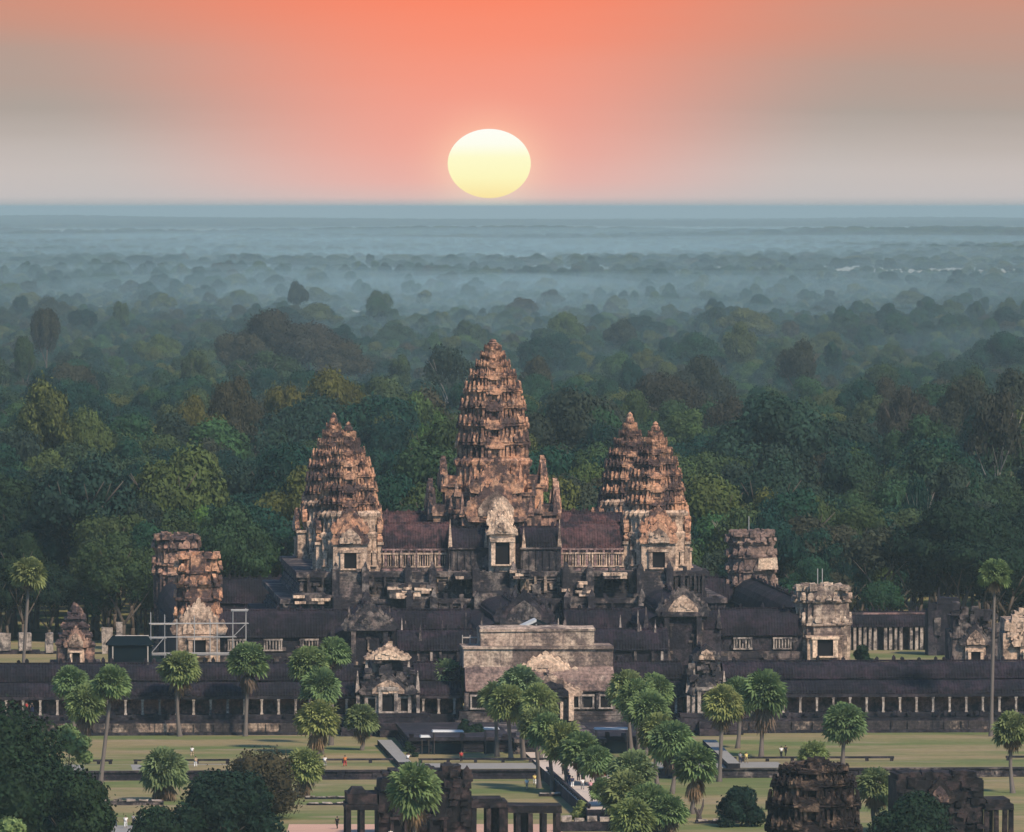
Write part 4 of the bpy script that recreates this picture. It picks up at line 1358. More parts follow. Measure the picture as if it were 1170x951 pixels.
def retaining(label, u0, u1, pale):
    t = tthing('retaining_wall', label, 'wall', (u0 + u1) / 2, VW, LOW, 'retaining walls of the temple lawn')
    a = (u1 - u0) / 2
    mb = MB()
    mb.box(-a, a, -.5, .35, .008, 1.05); mb.box(-a, a, -.75, .35, 1.05, 1.26); mb.box(-a, a, -.85, .3, .007, .3)
    for i in range(int(a * 2 / 2.2)):
        if random.random() < .4: continue
        x = random.uniform(-a, a); mb.box(x - .5, x + .5, -.68, -.4, .3, random.uniform(.7, 1.0), j=.06)
    mb.build('wall', M['dark' if not pale else 'dark_pale'], t, jit=.05)
    return t


retaining('dark retaining wall at the edge of the lower lawn, on the big dark tree side of the causeway', -190, unc - CW - .6, False)
retaining('dark retaining wall at the edge of the lower lawn, on the near dark tower side of the causeway', unc + CW + .6, 190, True)


def balustrade(label, u0, u1, v, z, group, step=3.4, h=.62):
    t = tthing('naga_balustrade', label, 'balustrade', (u0 + u1) / 2, v, z, group)
    a = (u1 - u0) / 2
    mb = MB(); mb.box(-a, a, -.22, .22, h - .24, h, j=.02); mb.build('rail', M['dark'], t, jit=.03)
    mb = MB()
    n = max(2, int(2 * a / step))
    for i in range(n + 1):
        x = -a + .3 + i * (2 * a - .6) / n
        mb.box(x - .22, x + .22, -.2, .2, .005, h - .25)
    mb.build('posts', M['dark'], t, jit=.03)
    return t


gb = 'stone rails along the lawn path'
VB = -186.5
for (a, b, lb) in ((96, 128, 'short dark stone rail beside the big dark tree'), (152, 262, 'dark stone rail beyond the skirted squat palm on the lower lawn'), (268, 456, 'dark stone rail between the grey bush and the pale ramp'),
                   (478, 640, 'long dark stone rail beyond the near black library'), (762, 842, 'dark stone rail ending at the foot of the pale ramp by the twin palms'), (846, 1022, 'dark stone rail passing behind the near dark tower'), (1150, 1230, 'short dark stone rail beside the broad palm at the picture edge')):
    balustrade(lb, sol(a, VB), sol(b, VB), VB, 0.005, gb)


def flat(name, pts, z, mat):
    return sheet(name, [tuple(ground(px, py, z))[:2] for px, py in pts], z, mat)


sheet('lawn_path', tuv([(-190, VW + 2.0), (190, VW + 2.0), (190, VB - 1.2), (-190, VB - 1.2)]), 0.012, M['path'])
sheet('grass_verge', tuv([(sol(96, -195), VW + 2.5), (sol(150, -195), VW + 2.5), (sol(150, -195), VB - 1.6), (sol(96, -195), VB - 1.6)]), 0.018, M['grass'])
sheet('grass_verge', tuv([(sol(330, -195), VW + 2.2), (sol(478, -195), VW + 2.2), (sol(478, -195), VB - 1.4), (sol(330, -195), VB - 1.4)]), 0.018, M['grass'])


sheet('grass_verge', tuv([(sol(895, -195), VW + 2.2), (sol(1200, -195), VW + 2.2), (sol(1200, -195), VB - 1.5), (sol(895, -195), VB - 1.5)]), 0.018, M['grass'])
sheet('grass_verge', tuv([(sol(200, -195), VW + 2.2), (sol(300, -195), VW + 2.2), (sol(300, -195), VB - 2.5), (sol(200, -195), VB - 2.5)]), 0.018, M['grass'])


def raised(name, pts, z, zb, top, side):
    P = [tuple(ground(px, py, z))[:2] for px, py in pts]
    mb = MB()
    n = len(P)
    mb.add([(x, y, z) for x, y in P], [tuple(range(n))], 0)
    mb.add([(x, y, zz) for zz in (zb, z - .003) for x, y in P], [(i, (i + 1) % n, n + (i + 1) % n, n + i) for i in range(n)], 1)
    o = mb.build(name, [M[top], M[side]]); tag(o, kind='structure')
    return o


raised('side_ramp', [(431, 846), (447, 846), (470, 871.5), (455, 871.5)], .75, .005, 'path', 'dark')
raised('side_ramp', [(803, 846), (818, 846), (846, 873), (832, 873)], .75, .005, 'path', 'dark')
# the causeway
mb = MB()
P = [(unc - CW, -165), (unc - CW, -286), (unc + CW, -286), (unc + CW, -165)]
mb.add([(*tuple(world_of(u, v))[:2], .30) for u, v in P], [(0, 1, 2, 3)], 0)
Q = tuv(P)
mb.add([(x, y, z) for z in (LOW, .297) for x, y in Q], [(0, 1, 5, 4), (1, 2, 6, 5), (2, 3, 7, 6), (3, 0, 4, 7)], 1)
tag(mb.build('causeway', [M['sand'], M['dark']]), kind='structure')
for sgn, lb in ((-1, 'dark causeway rail along the edge nearer the black library with the tall kiosk'), (1, 'dark causeway rail along the edge nearer the near dark tower')):
    t = tthing('naga_balustrade', lb, 'balustrade', unc + sgn * (CW - .3), -290, .30, 'stone rails along the causeway')
    mb = MB(); mb.box(-.2, .2, 5, 80, .34, .58); mb.build('rail', M['dark'], t, jit=.03)
    mb = MB()
    for i in range(25): mb.box(-.18, .18, 5.2 + i * 3, 5.6 + i * 3, .004, .34)
    mb.build('posts', M['dark'], t, jit=.03)

# terrace of honour before the gatehouse
ft = tthing('cross_terrace', 'low dark stone terrace before the pale gatehouse, half hidden by palms', 'terrace', 0, 0, 0)
ta, tb_ = sol(470, -163), sol(778, -163)
for (x0, x1, y0, nm) in ((ta, unc - CW - 1, -163, 0), (unc + CW + 1, tb_, -163, 1), (unc - CW - 1, unc + CW + 1, -168, 2)):
    mb = MB(); h = 2.1
    for a, b, e in ((0.003, .3, .5), (.3, .5, .2), (.5, .95, 0), (.95, 1.25, -.1), (1.25, 1.6, .15), (1.6, 2.1, .4)):
        mb.box(x0 - e, x1 + e, y0 - e, -128, a, b - .01)
    for i in range(int((x1 - x0) / 2.2)):
        x = random.uniform(x0, x1); mb.box(x - .3, x + .3, y0 - .3, y0 + .4, 2.1, 2.1 + random.uniform(.25, .7))
    mb.build('terrace_block', M['dark_pale' if nm == 2 else 'dark'], ft, jit=.05)

def canopy(label, pa, pb, py, v, zr):
    u0, u1 = sol(pa, v), sol(pb, v)
    t = tthing('canopy', label, 'shelter', (u0 + u1) / 2, v, 0, 'low market shelters before the terrace')
    a = (u1 - u0) / 2
    mb = MB(); mb.box(-a, a, -.3, 2.6, zr - .20, zr, top=(.1, .2)); mb.build('roof', M['tarp'], t, jit=.03)
    for x in (-a + .25, a - .25):
        for y in (0, 2.3):
            mb = MB(); mb.tube((x, y, 0.004), (x, y, zr - .2), .05); mb.build('post', M['wood'], t)
    mb = MB(); mb.box(-a, a, 1.0, 1.1, .1, zr * .45); mb.build('back_sheet', M['tarp_dark'], t, jit=.04)
    return t

VC = -169
canopy('long white-roofed low shelter in front of the terrace next to the slim single palm', 494, 530, 836, VC, zat(835, 0, VC))
canopy('short white-roofed low shelter just beside the grove before the pale gatehouse', 553, 571, 833, VC - .2, zat(832, 0, VC))
canopy('white-roofed low shelter between the two palm groves', 680, 719, 834, VC, zat(833, 0, VC))
canopy('dull low shelter end near the pale ramp', 480, 492, 841, VC + .5, zat(841, 0, VC))

# low walls on the lower lawn
def lowwall(label, pa, pb, py, h, mat='dark_pale', d=1.0):
    p0, p1 = ground(pa, py, LOW), ground(pb, py, LOW)
    u0, v0 = to_uv(p0); u1, v1 = to_uv(p1); v = (v0 + v1) / 2
    t = tthing('low_wall', label, 'wall', (u0 + u1) / 2, v, LOW, 'low stone walls on the lower lawn')
    a = (u1 - u0) / 2
    mb = MB(); mb.box(-a, a, 0, d, .007, h * .7, j=.03); mb.build('wall', M[mat], t, jit=.06)
    mb = MB()
    n = max(2, int(2 * a / 1.4))
    for i in range(n):
        if random.random() < .15: continue
        x = -a + (i + .5) * 2 * a / n
        mb.box(x - .6, x + .6, -.1, d + .1, h * .7 + .003, h * random.uniform(.85, 1.1), j=.06)
    mb.build('coping', M['pillar'], t, jit=.04)
    return t

lowwall('broken pale-topped low wall below the skirted squat palm', 112, 186, 921, .75)
lowwall('double pale-edged low wall beside the kiosk of the black library', 348, 398, 914, .35, 'dark')
lowwall('lower pale-edged wall nearest the kiosk of the black library', 350, 398, 921, .35, 'dark')
lowwall('dark low wall with pale top behind the round shrub', 795, 846, 942, .5, 'dark')
lowwall('pale-topped low wall between the causeway grove and black library', 616, 668, 911, .5, 'dark')
lowwall('dark pale-topped wall across the causeway at the foot of the crowd', 640, 728, 951, 1.75, 'dark')
flat('earth_path', [(330, 942.5), (640, 942.5), (650, 975), (320, 975)], LOW + .014, M['earth'])
flat('earth_path', [(120, 944), (180, 944), (185, 975), (110, 975)], LOW + .014, M['path'])

# ------------------------------------------------------------------ near black buildings
def near_point(px, Y): return Vector(((px - 585) * Y / F, Y, LOW))

YL = 1085.0
kL = YL / F
zl = lambda py: CAMH - (py - 236) * kL - LOW
lib = thing('stone_library', 'near black stone library with an open kiosk porch, behind the sunlit squat palm', 'library', near_point(487, YL), AX)
w = lambda px, c=487: (px - c) * kL
random.seed(26)
mb = MB()
mb.box(w(432), w(538), -1, 9, 0.01, zl(905)); mb.box(w(434), w(536), -.6, 8.6, zl(905), zl(893)); mb.box(w(446), w(522), 0, 8, zl(893), zl(882))
for i in range(60):
    x = random.uniform(w(434), w(534)); zz = random.uniform(zl(950), zl(886)); lim = zl(893) if abs(x) > w(520) else zl(880)
    mb.box(x - .45, x + .45, -1.5, -.4, min(zz, lim - .8), min(zz + random.uniform(.4, 1.1), lim + .3), j=.12)
for i in range(14):
    x = random.uniform(w(440), w(530)); mb.box(x - .4, x + .4, 0, 6, zl(888), zl(880) + random.uniform(-.5, .5), j=.12)
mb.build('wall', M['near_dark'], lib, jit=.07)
mb = MB(); mb.box(w(527), w(537.5), -1.4, 1.5, zl(895), zl(880), j=.15); mb.slab([(p * 1.3, q * 1.9) for p, q in LEAFY], (w(533), -1.2, zl(893)), (1, 0, 0), (0, 0, 1), (0, 1, 0), 1.0); mb.build('pinnacle', M['near_dark'], lib, jit=.05)
mb = MB(); mb.box(w(394), w(431.5), -1.6, 6, zl(925), zl(919)); mb.box(w(396), w(430), -1.2, 5.6, zl(919), zl(907)); mb.box(w(398), w(420), -.8, 5, zl(907), zl(901), top=(.5, .8)); mb.build('kiosk_roof', M['near_dark'], lib, jit=.05)
for px in (397.5, 413):
    for y in (-1.1, 5.0):
        mb = MB(); mb.box(w(px) - .30, w(px) + .30, y - .3, y + .3, .01, zl(925.1)); mb.build('kiosk_pillar', M['near_dark'], lib, jit=.03)
mb = MB(); mb.box(w(538.4), w(579), -1.2, 5.6, zl(923.5), zl(916)); mb.box(w(579.3), w(642), -.8, 5, zl(930), zl(921.5)); mb.box(w(540), w(574), -.6, 5, zl(916), zl(913.5)); mb.build('wing_roof', M['near_dark'], lib, jit=.05)
for px, t_ in ((541.5, 930), (558, 930), (573, 930), (577.5, 930), (592, 936), (606, 936), (622, 936), (638, 936)):
    for y in (-.8, 4.2):
        mb = MB(); zt = zl(924) if px < 579 else zl(930.4)
        mb.box(w(px) - .28, w(px) + .28, y - .28, y + .28, .01, zt); mb.build('wing_pillar', M['near_dark'], lib, jit=.04)
mb = MB(); mb.box(w(560), w(576), 4.0, 4.6, .01, zl(924)); mb.box(w(594), w(604), 3.9, 4.5, .01, zl(933)); mb.build('wing_wall', M['near_dark'], lib, jit=.04)
doorway(lib, w(455), -1.0, .1, 1.3, 2.2, 'near_dark', .6); doorway(lib, w(500), -1.0, .1, 1.3, 2.2, 'near_dark', .6)

YR = 1085.0
zl2 = lambda py: CAMH - (py - 236) * YR / F - LOW
lib2 = thing('stone_library', 'near black stone library with a rounded reddish gable, behind the dark green bush', 'library', near_point(1075, YR), AX)
w2 = lambda px: (px - 1075) * kL
mb = MB()
mb.box(w2(1024), w2(1124), -1, 9, .01, zl2(892)); mb.box(w2(1027), w2(1058), -.6, 8, zl2(892), zl2(886), j=.15); mb.box(w2(1062), w2(1108), -.4, 8, zl2(892), zl2(885), top=(.8, .2))
for i in range(44):
    x = random.uniform(w2(1028), w2(1120)); mb.box(x - random.uniform(.3, .8), x + random.uniform(.3, .8), -.8, random.uniform(1, 7), zl2(893), zl2(887) + random.uniform(-.4, .55), j=.15)
for i in range(46):
    x = random.uniform(w2(1026), w2(1122)); zz = random.uniform(zl2(950), zl2(892))
    mb.box(x - .45, x + .45, -1.4, -.6, zz, zz + random.uniform(.3, 1.0), j=.12)
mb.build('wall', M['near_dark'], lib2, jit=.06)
pediment('gable', lib2, w2(1072), -1.9, zl2(917), 3.0, zl2(889) - zl2(917), mat='near_tower', inner='tower_dark', rough=.06)
mb = MB(); mb.box(w2(1125), w2(1158), -1.6, 6, zl2(926), zl2(919)); mb.box(w2(1128), w2(1154), -1.2, 5.6, zl2(919), zl2(914)); mb.build('kiosk_roof', M['near_dark'], lib2, jit=.05)
for px in (1127, 1138, 1155):
    for y in (-1.1, 5.0):
        mb = MB(); mb.box(w2(px) - .30, w2(px) + .30, y - .3, y + .3, .01, zl2(926.1)); mb.build('kiosk_pillar', M['near_dark'], lib2, jit=.03)

YT = 905.0
kT = YT / F
zt2 = lambda py: CAMH - (py - 236) * kT - LOW
tw = thing('gatehouse_tower', 'near black stone tower with broken top and pale streaks, closest to the viewer', 'tower', near_point(930, YT), R(-4))
SEG = [(1120, 60), (1040, 58), (990, 57), (962, 56), (938, 54.5), (911, 49), (890, 41), (877, 36)]
for i in range(len(SEG) - 1):
    random.seed(90 + i)
    tm = tier_mesh(SEG[i][1] * kT * .93, max(.01, zt2(SEG[i][0])), zt2(SEG[i + 1][0]), SEG[i + 1][1] * kT * .93, 120 + i)
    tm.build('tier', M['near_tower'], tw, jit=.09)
mb = MB()
for i in range(46):
    x, y = random.uniform(-1, 1) * 35 * kT, random.uniform(-1, 1) * 30 * kT
    ww = random.uniform(.25, .6); hx = 1 - abs(x / (38 * kT))
    mb.box(x - ww, x + ww, y - ww, y + ww, zt2(880), zt2(876) + hx * random.uniform(.1, 1.0), j=.12)
mb.build('broken_crown', M['near_tower'], tw, jit=.05)

# ------------------------------------------------------------------ sugar palms
def palm_crown(seed, nfan=86, dead=False):
    rnd = np.random.default_rng(seed)
    V = []; Fc = []
    def quad(a, b, c, d):
        o = len(V); V.extend([a, b, c, d]); Fc.append((o, o + 1, o + 2, o + 3))
    for k in range(nfan):
        az = 2.399963 * k + rnd.uniform(-.3, .3)
        if dead: elv = R(rnd.uniform(-86, -42))
        else: elv = math.asin(min(1, max(-.62, 1 - 1.58 * (k + .5) / nfan))) + rnd.uniform(-.10, .10)
        d = np.array([math.cos(az) * math.cos(elv), math.sin(az) * math.cos(elv), math.sin(elv)])
        side = np.cross(d, [0, 0, 1.0]); side /= np.linalg.norm(side) + 1e-6
        up = np.cross(side, d)
        L = rnd.uniform(.42, .60) if not dead else rnd.uniform(.3, .55)
        fr = rnd.uniform(.42, .55) if not dead else rnd.uniform(.38, .6)
        c = d * L
        quad(side * .012, c + side * .010, c - side * .010, -side * .012)           # leaf stalk
        tilt = rnd.uniform(-.9, .9)
        s2 = side * math.cos(tilt) + up * math.sin(tilt)
        nrm = np.cross(s2, d)
        nf = 15 if not dead else 7
        spread = R(215) if not dead else R(80)
        for j in range(nf):
            a = -spread / 2 + spread * (j + .5) / nf
            dirv = d * math.cos(a) + s2 * math.sin(a)
            dirv = dirv + nrm * (.10 if j % 2 else -.10)
            lat = -d * math.sin(a) + s2 * math.cos(a)
            ln = fr * (1 - .22 * abs(a) / (spread / 2)) * rnd.uniform(.9, 1.1)
            wd = ln * spread / nf * .50
            tip = c + dirv * ln + np.array([0, 0, -ln * rnd.uniform(.12, .30)])
            mid = c + dirv * ln * (.58 if dead else .70)
            quad(c, mid + lat * wd * .95, tip, mid - lat * wd * .95)
    me = bpy.data.meshes.new('crown')
    me.from_pydata([tuple(v) for v in V], [], Fc)
    me.materials.append(M['palm_dead' if dead else 'palm'])
    me.update()
    return me


PC = [palm_crown(s) for s in (1, 2, 3, 4)]
PD = [palm_crown(s, 26, True) for s in (5, 6)]


def palm_trunk(seed):
    rnd = random.Random(seed)
    mb = MB(); n = 8; K = 9; rings = []
    bx, by = rnd.uniform(-.02, .02), rnd.uniform(-.02, .02)
    for k in range(K + 1):
        t = k / K
        r = .30 * (1.35 - .35 * min(1, t * 6)) * (1 - .30 * t) * (1 + .06 * math.sin(t * 9 + seed)) * (1.12 if t > .97 else 1)
        off = math.sin(t * math.pi) * .35
        rings.append(([(r * math.cos(2 * math.pi * i / n) + off * rnd.choice((1,)) * (1 if seed % 2 else -1), r * math.sin(2 * math.pi * i / n)) for i in range(n)], t))
    mb.loft(rings)
    o = mb.build('trunk', M['palm_bark'], smooth=True)
    me = o.data; bpy.data.objects.remove(o)
    return me


PT = [palm_trunk(s) for s in (1, 2, 3)]
pal_n = [0]


def palm(label, cx, cy, wpx, by, bx=None, Y=None, z0=None, dead=0.8, group='sugar palms on the temple lawns'):
    i = pal_n[0]; pal_n[0] += 1
    bx = cx if bx is None else bx
    if z0 is None: z0 = 0.0 if by <= 880 else LOW
    if Y is None: p = ground(bx, by, z0)
    else: p = Vector(((bx - 585) * Y / F, Y, z0))
    Yp = p.y
    rad = wpx * .56 * Yp / F * random.uniform(.93, 1.09)
    top = Vector(((cx - 585) * Yp / F, Yp, CAMH - (cy - 236) * Yp / F))
    t = thing('sugar_palm', label, 'palm tree', p, random.uniform(0, 6.28), group)
    inv = t.rotation_euler.to_matrix().inverted()
    rel = inv @ (top - p)
    hgt = rel.length
    tr = link('trunk', PT[i % 3], t)
    tr.rotation_euler = rel.to_track_quat('Z', 'Y').to_euler()
    tr.scale = (min(1.0, rad / 2.7), min(1.0, rad / 2.7), hgt)
    cr = link('crown', PC[i % 4], t, rel)
    cr.scale = (rad, rad, rad * random.uniform(.98, 1.1)); cr.rotation_euler = (random.uniform(-.2, .2), random.uniform(-.2, .2), random.uniform(0, 6.28))
    if dead:
        dd = link('dead_fronds', PD[i % 2], t, rel - Vector((0, 0, .15 * rad)))
        dd.scale = (rad * .85, rad * .85, rad * dead); dd.rotation_euler = (0, 0, random.uniform(0, 6.28))
    return t


random.seed(27)
palm('tall very thin sugar palm rising above the roof beside the pointed library', 33, 657, 38, 818, 22, dead=.75)
palm('round sugar palm crown just above the sunlit drooping palm, on the big dark tree side', 81, 782, 44, 846, 84, Y=1245, dead=.6)
palm('short sugar palm with sunlit drooping yellow fronds, between two taller palms', 97, 806, 44, 846, 97, Y=1238, dead=1.25)
palm('sugar palm with long slender trunk reaching the lower lawn beside the huge dark tree', 127, 782, 46, 906, 113, dead=.7)
palm('sugar palm standing alone against the dark wing beneath the scaffold', 205, 765, 44, 842, 205, dead=1.0)
palm('sugar palm standing alone at the end of the scaffold', 283, 757, 45, 842, 280, dead=1.15)
palm('squat sugar palm with a full grey skirt on the lower lawn', 187, 882, 48, 916, 187, dead=1.35)
palm('short sugar palm at the edge of the grey bush on the lower lawn', 347, 878, 46, 912, 350, dead=1.2)
palm('topmost crown of the four-palm cluster near the side gatehouse, facing the scaffold', 352, 760, 45, 850, 356, Y=1240, dead=.7)
palm('uppermost crown of the four-palm cluster, on the side gatehouse side', 381, 747, 42, 846, 378, Y=1252, dead=.8)
palm('middle crown of the four-palm cluster near the side gatehouse', 366, 787, 45, 852, 367, Y=1232, dead=.6)
palm('lowest palm of the four-palm cluster, brown skirted and standing on open lawn', 363, 824, 47, 864, 363, dead=1.1)
palm('short thick sugar palm at the top of the pale ramp', 413, 823, 40, 858, 413, dead=1.1)
palm('slim single sugar palm between the side gatehouse and the pale gatehouse', 510, 777, 46, 836, 506, dead=1.0)
palm('sunlit squat sugar palm growing against the near black library', 472, 904, 56, 965, 472, Y=1060, z0=LOW, dead=1.25)
palm('sugar palm highest in the grove before the pale gatehouse', 594, 785, 50, 872, 598, Y=1222, dead=.5)
palm('sugar palm at the outer edge of the grove before the pale gatehouse, above the shelters', 580, 806, 48, 876, 584, Y=1218, z0=0, dead=.5)
palm('sugar palm with a brown heart under the gatehouse pediment', 616, 806, 48, 880, 618, Y=1214, z0=0, dead=.8)
palm('sugar palm in the causeway grove with a grey trunk beside the grass oval', 626, 838, 44, 903, 632, Y=1172, z0=LOW, dead=.5)
palm('sugar palm in the middle of the causeway grove', 645, 850, 46, 905, 648, Y=1168, z0=LOW, dead=.6)
palm('sugar palm of the causeway grove leaning over the walking crowd', 664, 861, 48, 908, 668, Y=1164, z0=LOW, dead=.6)
palm('rounded sugar palm next to the pale gatehouse corner, tallest of the second grove', 716, 790, 46, 868, 722, Y=1226, z0=0, dead=.4)
palm('sugar palm at the back of the second grove beside the dark nave', 749, 792, 44, 866, 752, Y=1230, z0=0, dead=.4)
palm('large sugar palm with tan hanging fronds at the front of the second grove', 740, 815, 54, 882, 738, Y=1205, z0=0, dead=.9)
palm('sugar palm with a bright dead heart above the lower lawn beside the second grove', 768, 850, 50, 908, 768, dead=1.0)
palm('sunlit sugar palm with long hanging skirt beside the dead forked stump', 795, 876, 48, 938, 791, Y=1128, z0=LOW, dead=1.3)
palm('low dense sugar palm hiding the causeway edge, upper one of four', 722, 886, 50, 940, 722, Y=1122, z0=LOW, dead=.5)
palm('low sugar palm beside the walking crowd, second of four on the causeway edge', 716, 910, 54, 950, 716, Y=1108, z0=LOW, dead=.5)
palm('low broad sugar palm with pale stalks at the picture bottom by the causeway', 742, 922, 58, 960, 742, Y=1095, z0=LOW, dead=1.0)
palm('low dark sugar palm nearest the skirted palm by the dead stump', 765, 930, 48, 962, 765, Y=1092, z0=LOW, dead=.8)
palm('sugar palm crown pressed between the two tallest of the grove before the pale gatehouse', 566, 800, 42, 872, 568, Y=1226, z0=0, dead=.4)
palm('sugar palm in the causeway grove with trunk rising from the grass oval edge', 612, 830, 42, 896, 616, Y=1178, z0=LOW, dead=.6)
palm('short sugar palm in the causeway grove nearest the crowd', 681, 872, 38, 908, 682, Y=1160, z0=LOW, dead=.7)
palm('sugar palm between second grove and the skirted palm, above the bright hearted one', 752, 838, 44, 900, 752, Y=1176, z0=LOW, dead=.6)
palm('low leafy sugar palm at the causeway edge under the grove, beside the crowd', 690, 905, 34, 940, 692, Y=1120, z0=LOW, dead=.5)
palm('dark sugar palm crown behind the front of the second grove', 728, 800, 46, 868, 730, Y=1218, z0=0, dead=.4)
palm('lowest sugar palm at the picture bottom right beside the wall across the causeway', 722, 938, 54, 968, 722, Y=1084, z0=LOW, dead=.7)
palm('sugar palm with brown skirt beside the pale ramp near the narrow gatehouse', 826, 806, 48, 894, 822, dead=1.0)
palm('darker sugar palm half hidden between the twin palms', 843, 797, 42, 852, 843, Y=1245, z0=0, dead=.9)
palm('broad sugar palm with thick trunk on the open lawn by the narrow gatehouse', 873, 794, 52, 866, 870, dead=1.3)
palm('sugar palm alone on the lawn above the near dark tower', 965, 827, 50, 876, 963, dead=.7)
palm('tall thin sugar palm with small crown rising in front of the ragged library', 1137, 657, 37, 842, 1133, dead=.9)
palm('broad dark sugar palm cut by the picture edge beneath the tall thin palm', 1158, 836, 44, 908, 1158, Y=1168, z0=LOW, dead=.8)
palm('small sugar palm crown peeping over the broken top of the near dark tower', 930, 864, 34, 900, 930, Y=1168, z0=LOW, dead=.5)
palm('sugar palm with pale dead fronds tucked between near dark tower and black library', 1001, 900, 44, 950, 1001, Y=1098, z0=LOW, dead=1.0)

# ------------------------------------------------------------------ broadleaf trees
def crown_mesh(seed, R0, Hc, base, nblob, nleaf, leaf, mat, flat=.62, core=True, sparse=1.0, lo=.34):
    """crown of leaf clumps: blobs spread through a dome, leaf faces on and in every blob"""
    g = np.random.default_rng(seed)
    B = []
    for k in range(nblob):
        t = (k + .5) / nblob
        ang = 2.399963 * k + g.uniform(-.5, .5)
        rr = R0 * .70 * math.sqrt(t) * g.uniform(.55, 1.22)
        zz = base + Hc * (lo + (.84 - lo) * (1 - (rr / R0) ** 2) * g.uniform(.40, 1.18))
        br = R0 * g.uniform(.20, .43)
        B.append((rr * math.cos(ang), rr * math.sin(ang), zz, br))
    V = []; Fq = []
    P = []
    for (x, y, z, br) in B:
        n = int(nleaf * (br / (R0 * .36)) ** 2)
        d = g.normal(size=(n, 3)); d[:, 2] = d[:, 2] * .8 + .35
        d /= np.linalg.norm(d, axis=1)[:, None]
        r = br * g.uniform(.72, 1.08, n) ** .8 * np.where(g.uniform(size=n) < .14, g.uniform(1.0, 1.32, n), 1.0)
        c = d * r[:, None]; c[:, 2] *= flat + .2
        c += np.array([x, y, z])
        nr = d + g.normal(scale=.45, size=(n, 3)); nr /= np.linalg.norm(nr, axis=1)[:, None]
        a = np.cross(nr, g.normal(size=(n, 3))); a /= np.linalg.norm(a, axis=1)[:, None]
        b = np.cross(nr, a)
        s = leaf * g.uniform(.55, 1.35, n)[:, None]
        q = np.stack([c - a * s, c - b * s * .62 + a * s * .1, c + a * s, c + b * s * .62 - a * s * .1], axis=1)
        P.append(q)
    P = np.concatenate(P)
    if sparse < 1: P = P[g.uniform(size=len(P)) < sparse]
    n = len(P)
    V = [tuple(p) for p in P.reshape(-1, 3)]
    Fq = [(4 * i, 4 * i + 1, 4 * i + 2, 4 * i + 3) for i in range(n)]
    if core:
        import bmesh
        bm = bmesh.new(); bmesh.ops.create_icosphere(bm, subdivisions=1, radius=1)
        iv = np.array([v.co[:] for v in bm.verts]); fi = [tuple(v.index for v in f.verts) for f in bm.faces]; bm.free()
        for (x, y, z, br) in B:
            o = len(V)
            pts = iv * br * g.uniform(.55, .80, (len(iv), 1)); pts[:, 2] *= flat + .2
            V += [tuple(p) for p in pts + np.array([x, y, z])]
            Fq += [tuple(i + o for i in f) for f in fi]
    me = bpy.data.meshes.new('crown')
    me.from_pydata(V, [], Fq); me.materials.append(mat); me.update()
    return me


def trunk_mesh(seed, h, r, mat, limbs=5, spread=3.5):
    rnd = random.Random(seed)
    mb = MB()
    pts = [Vector((0, 0, 0))]
    for k in range(1, 5): pts.append(Vector((rnd.uniform(-.25, .25) * k, rnd.uniform(-.25, .25) * k, h * k / 4)))
    for k in range(4): mb.tube(pts[k], pts[k + 1], r * (1.25 if k == 0 else 1) * (1 - .14 * k), r * (1 - .14 * (k + 1)), 7)
    for k in range(limbs):
        a = 2 * math.pi * k / limbs + rnd.uniform(-.4, .4); s = pts[rnd.choice((2, 3, 4))]
        e = s + Vector((math.cos(a) * spread * .6, math.sin(a) * spread * .6, h * .28)); f = e + Vector((math.cos(a + .4) * spread * .5, math.sin(a + .4) * spread * .5, h * .22))
        mb.tube(s, e, r * .45, r * .28, 5); mb.tube(e, f, r * .28, r * .10, 5)
        f2 = e + Vector((math.cos(a - .7) * spread * .4, math.sin(a - .7) * spread * .4, h * .2)); mb.tube(e, f2, r * .22, r * .08, 5)
    o = mb.build('trunk', mat, smooth=True); me = o.data; bpy.data.objects.remove(o)
    return me


def near_tree(name, label, px, ptop, rpx, Y, seed, blobs=22, leaves=260, leaf=.38, mat='leaf_near', bark='bark', cat='tree', base=.18, z0=LOW, sparse=1.0, core=True):
    p = Vector(((px - 585) * Y / F, Y, z0))
    h = CAMH - (ptop - 236) * Y / F - z0
    rad = rpx * Y / F
    t = thing(name, label, cat, p, random.uniform(0, 6.28))
    link('crown', crown_mesh(seed, rad, h * (1 - base), h * base, blobs, leaves, leaf, M[mat], sparse=sparse, core=core, lo=-.10 if cat == 'bush' else .22, flat=.75), t)
    link('trunk', trunk_mesh(seed, h * (.35 if cat == 'bush' else .5), max(.12, rad * .055), M[bark], 6, rad * .7), t)
    return t


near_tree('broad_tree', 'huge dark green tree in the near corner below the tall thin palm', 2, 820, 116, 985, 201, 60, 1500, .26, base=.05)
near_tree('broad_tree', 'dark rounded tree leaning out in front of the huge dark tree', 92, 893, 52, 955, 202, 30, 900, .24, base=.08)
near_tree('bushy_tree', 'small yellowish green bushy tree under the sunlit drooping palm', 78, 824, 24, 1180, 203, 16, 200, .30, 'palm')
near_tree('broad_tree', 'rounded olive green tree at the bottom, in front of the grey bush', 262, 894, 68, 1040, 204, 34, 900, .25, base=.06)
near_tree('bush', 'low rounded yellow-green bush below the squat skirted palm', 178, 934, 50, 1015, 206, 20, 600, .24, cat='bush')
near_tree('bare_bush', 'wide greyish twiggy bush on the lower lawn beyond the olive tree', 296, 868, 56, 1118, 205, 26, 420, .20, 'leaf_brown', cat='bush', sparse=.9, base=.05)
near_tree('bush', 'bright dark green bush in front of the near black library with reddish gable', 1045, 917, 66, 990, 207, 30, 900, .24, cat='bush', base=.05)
near_tree('bush', 'round dark shrub by itself on the lower lawn beside the near dark tower', 846, 907, 30, 1105, 208, 18, 500, .22, cat='bush', base=.05)
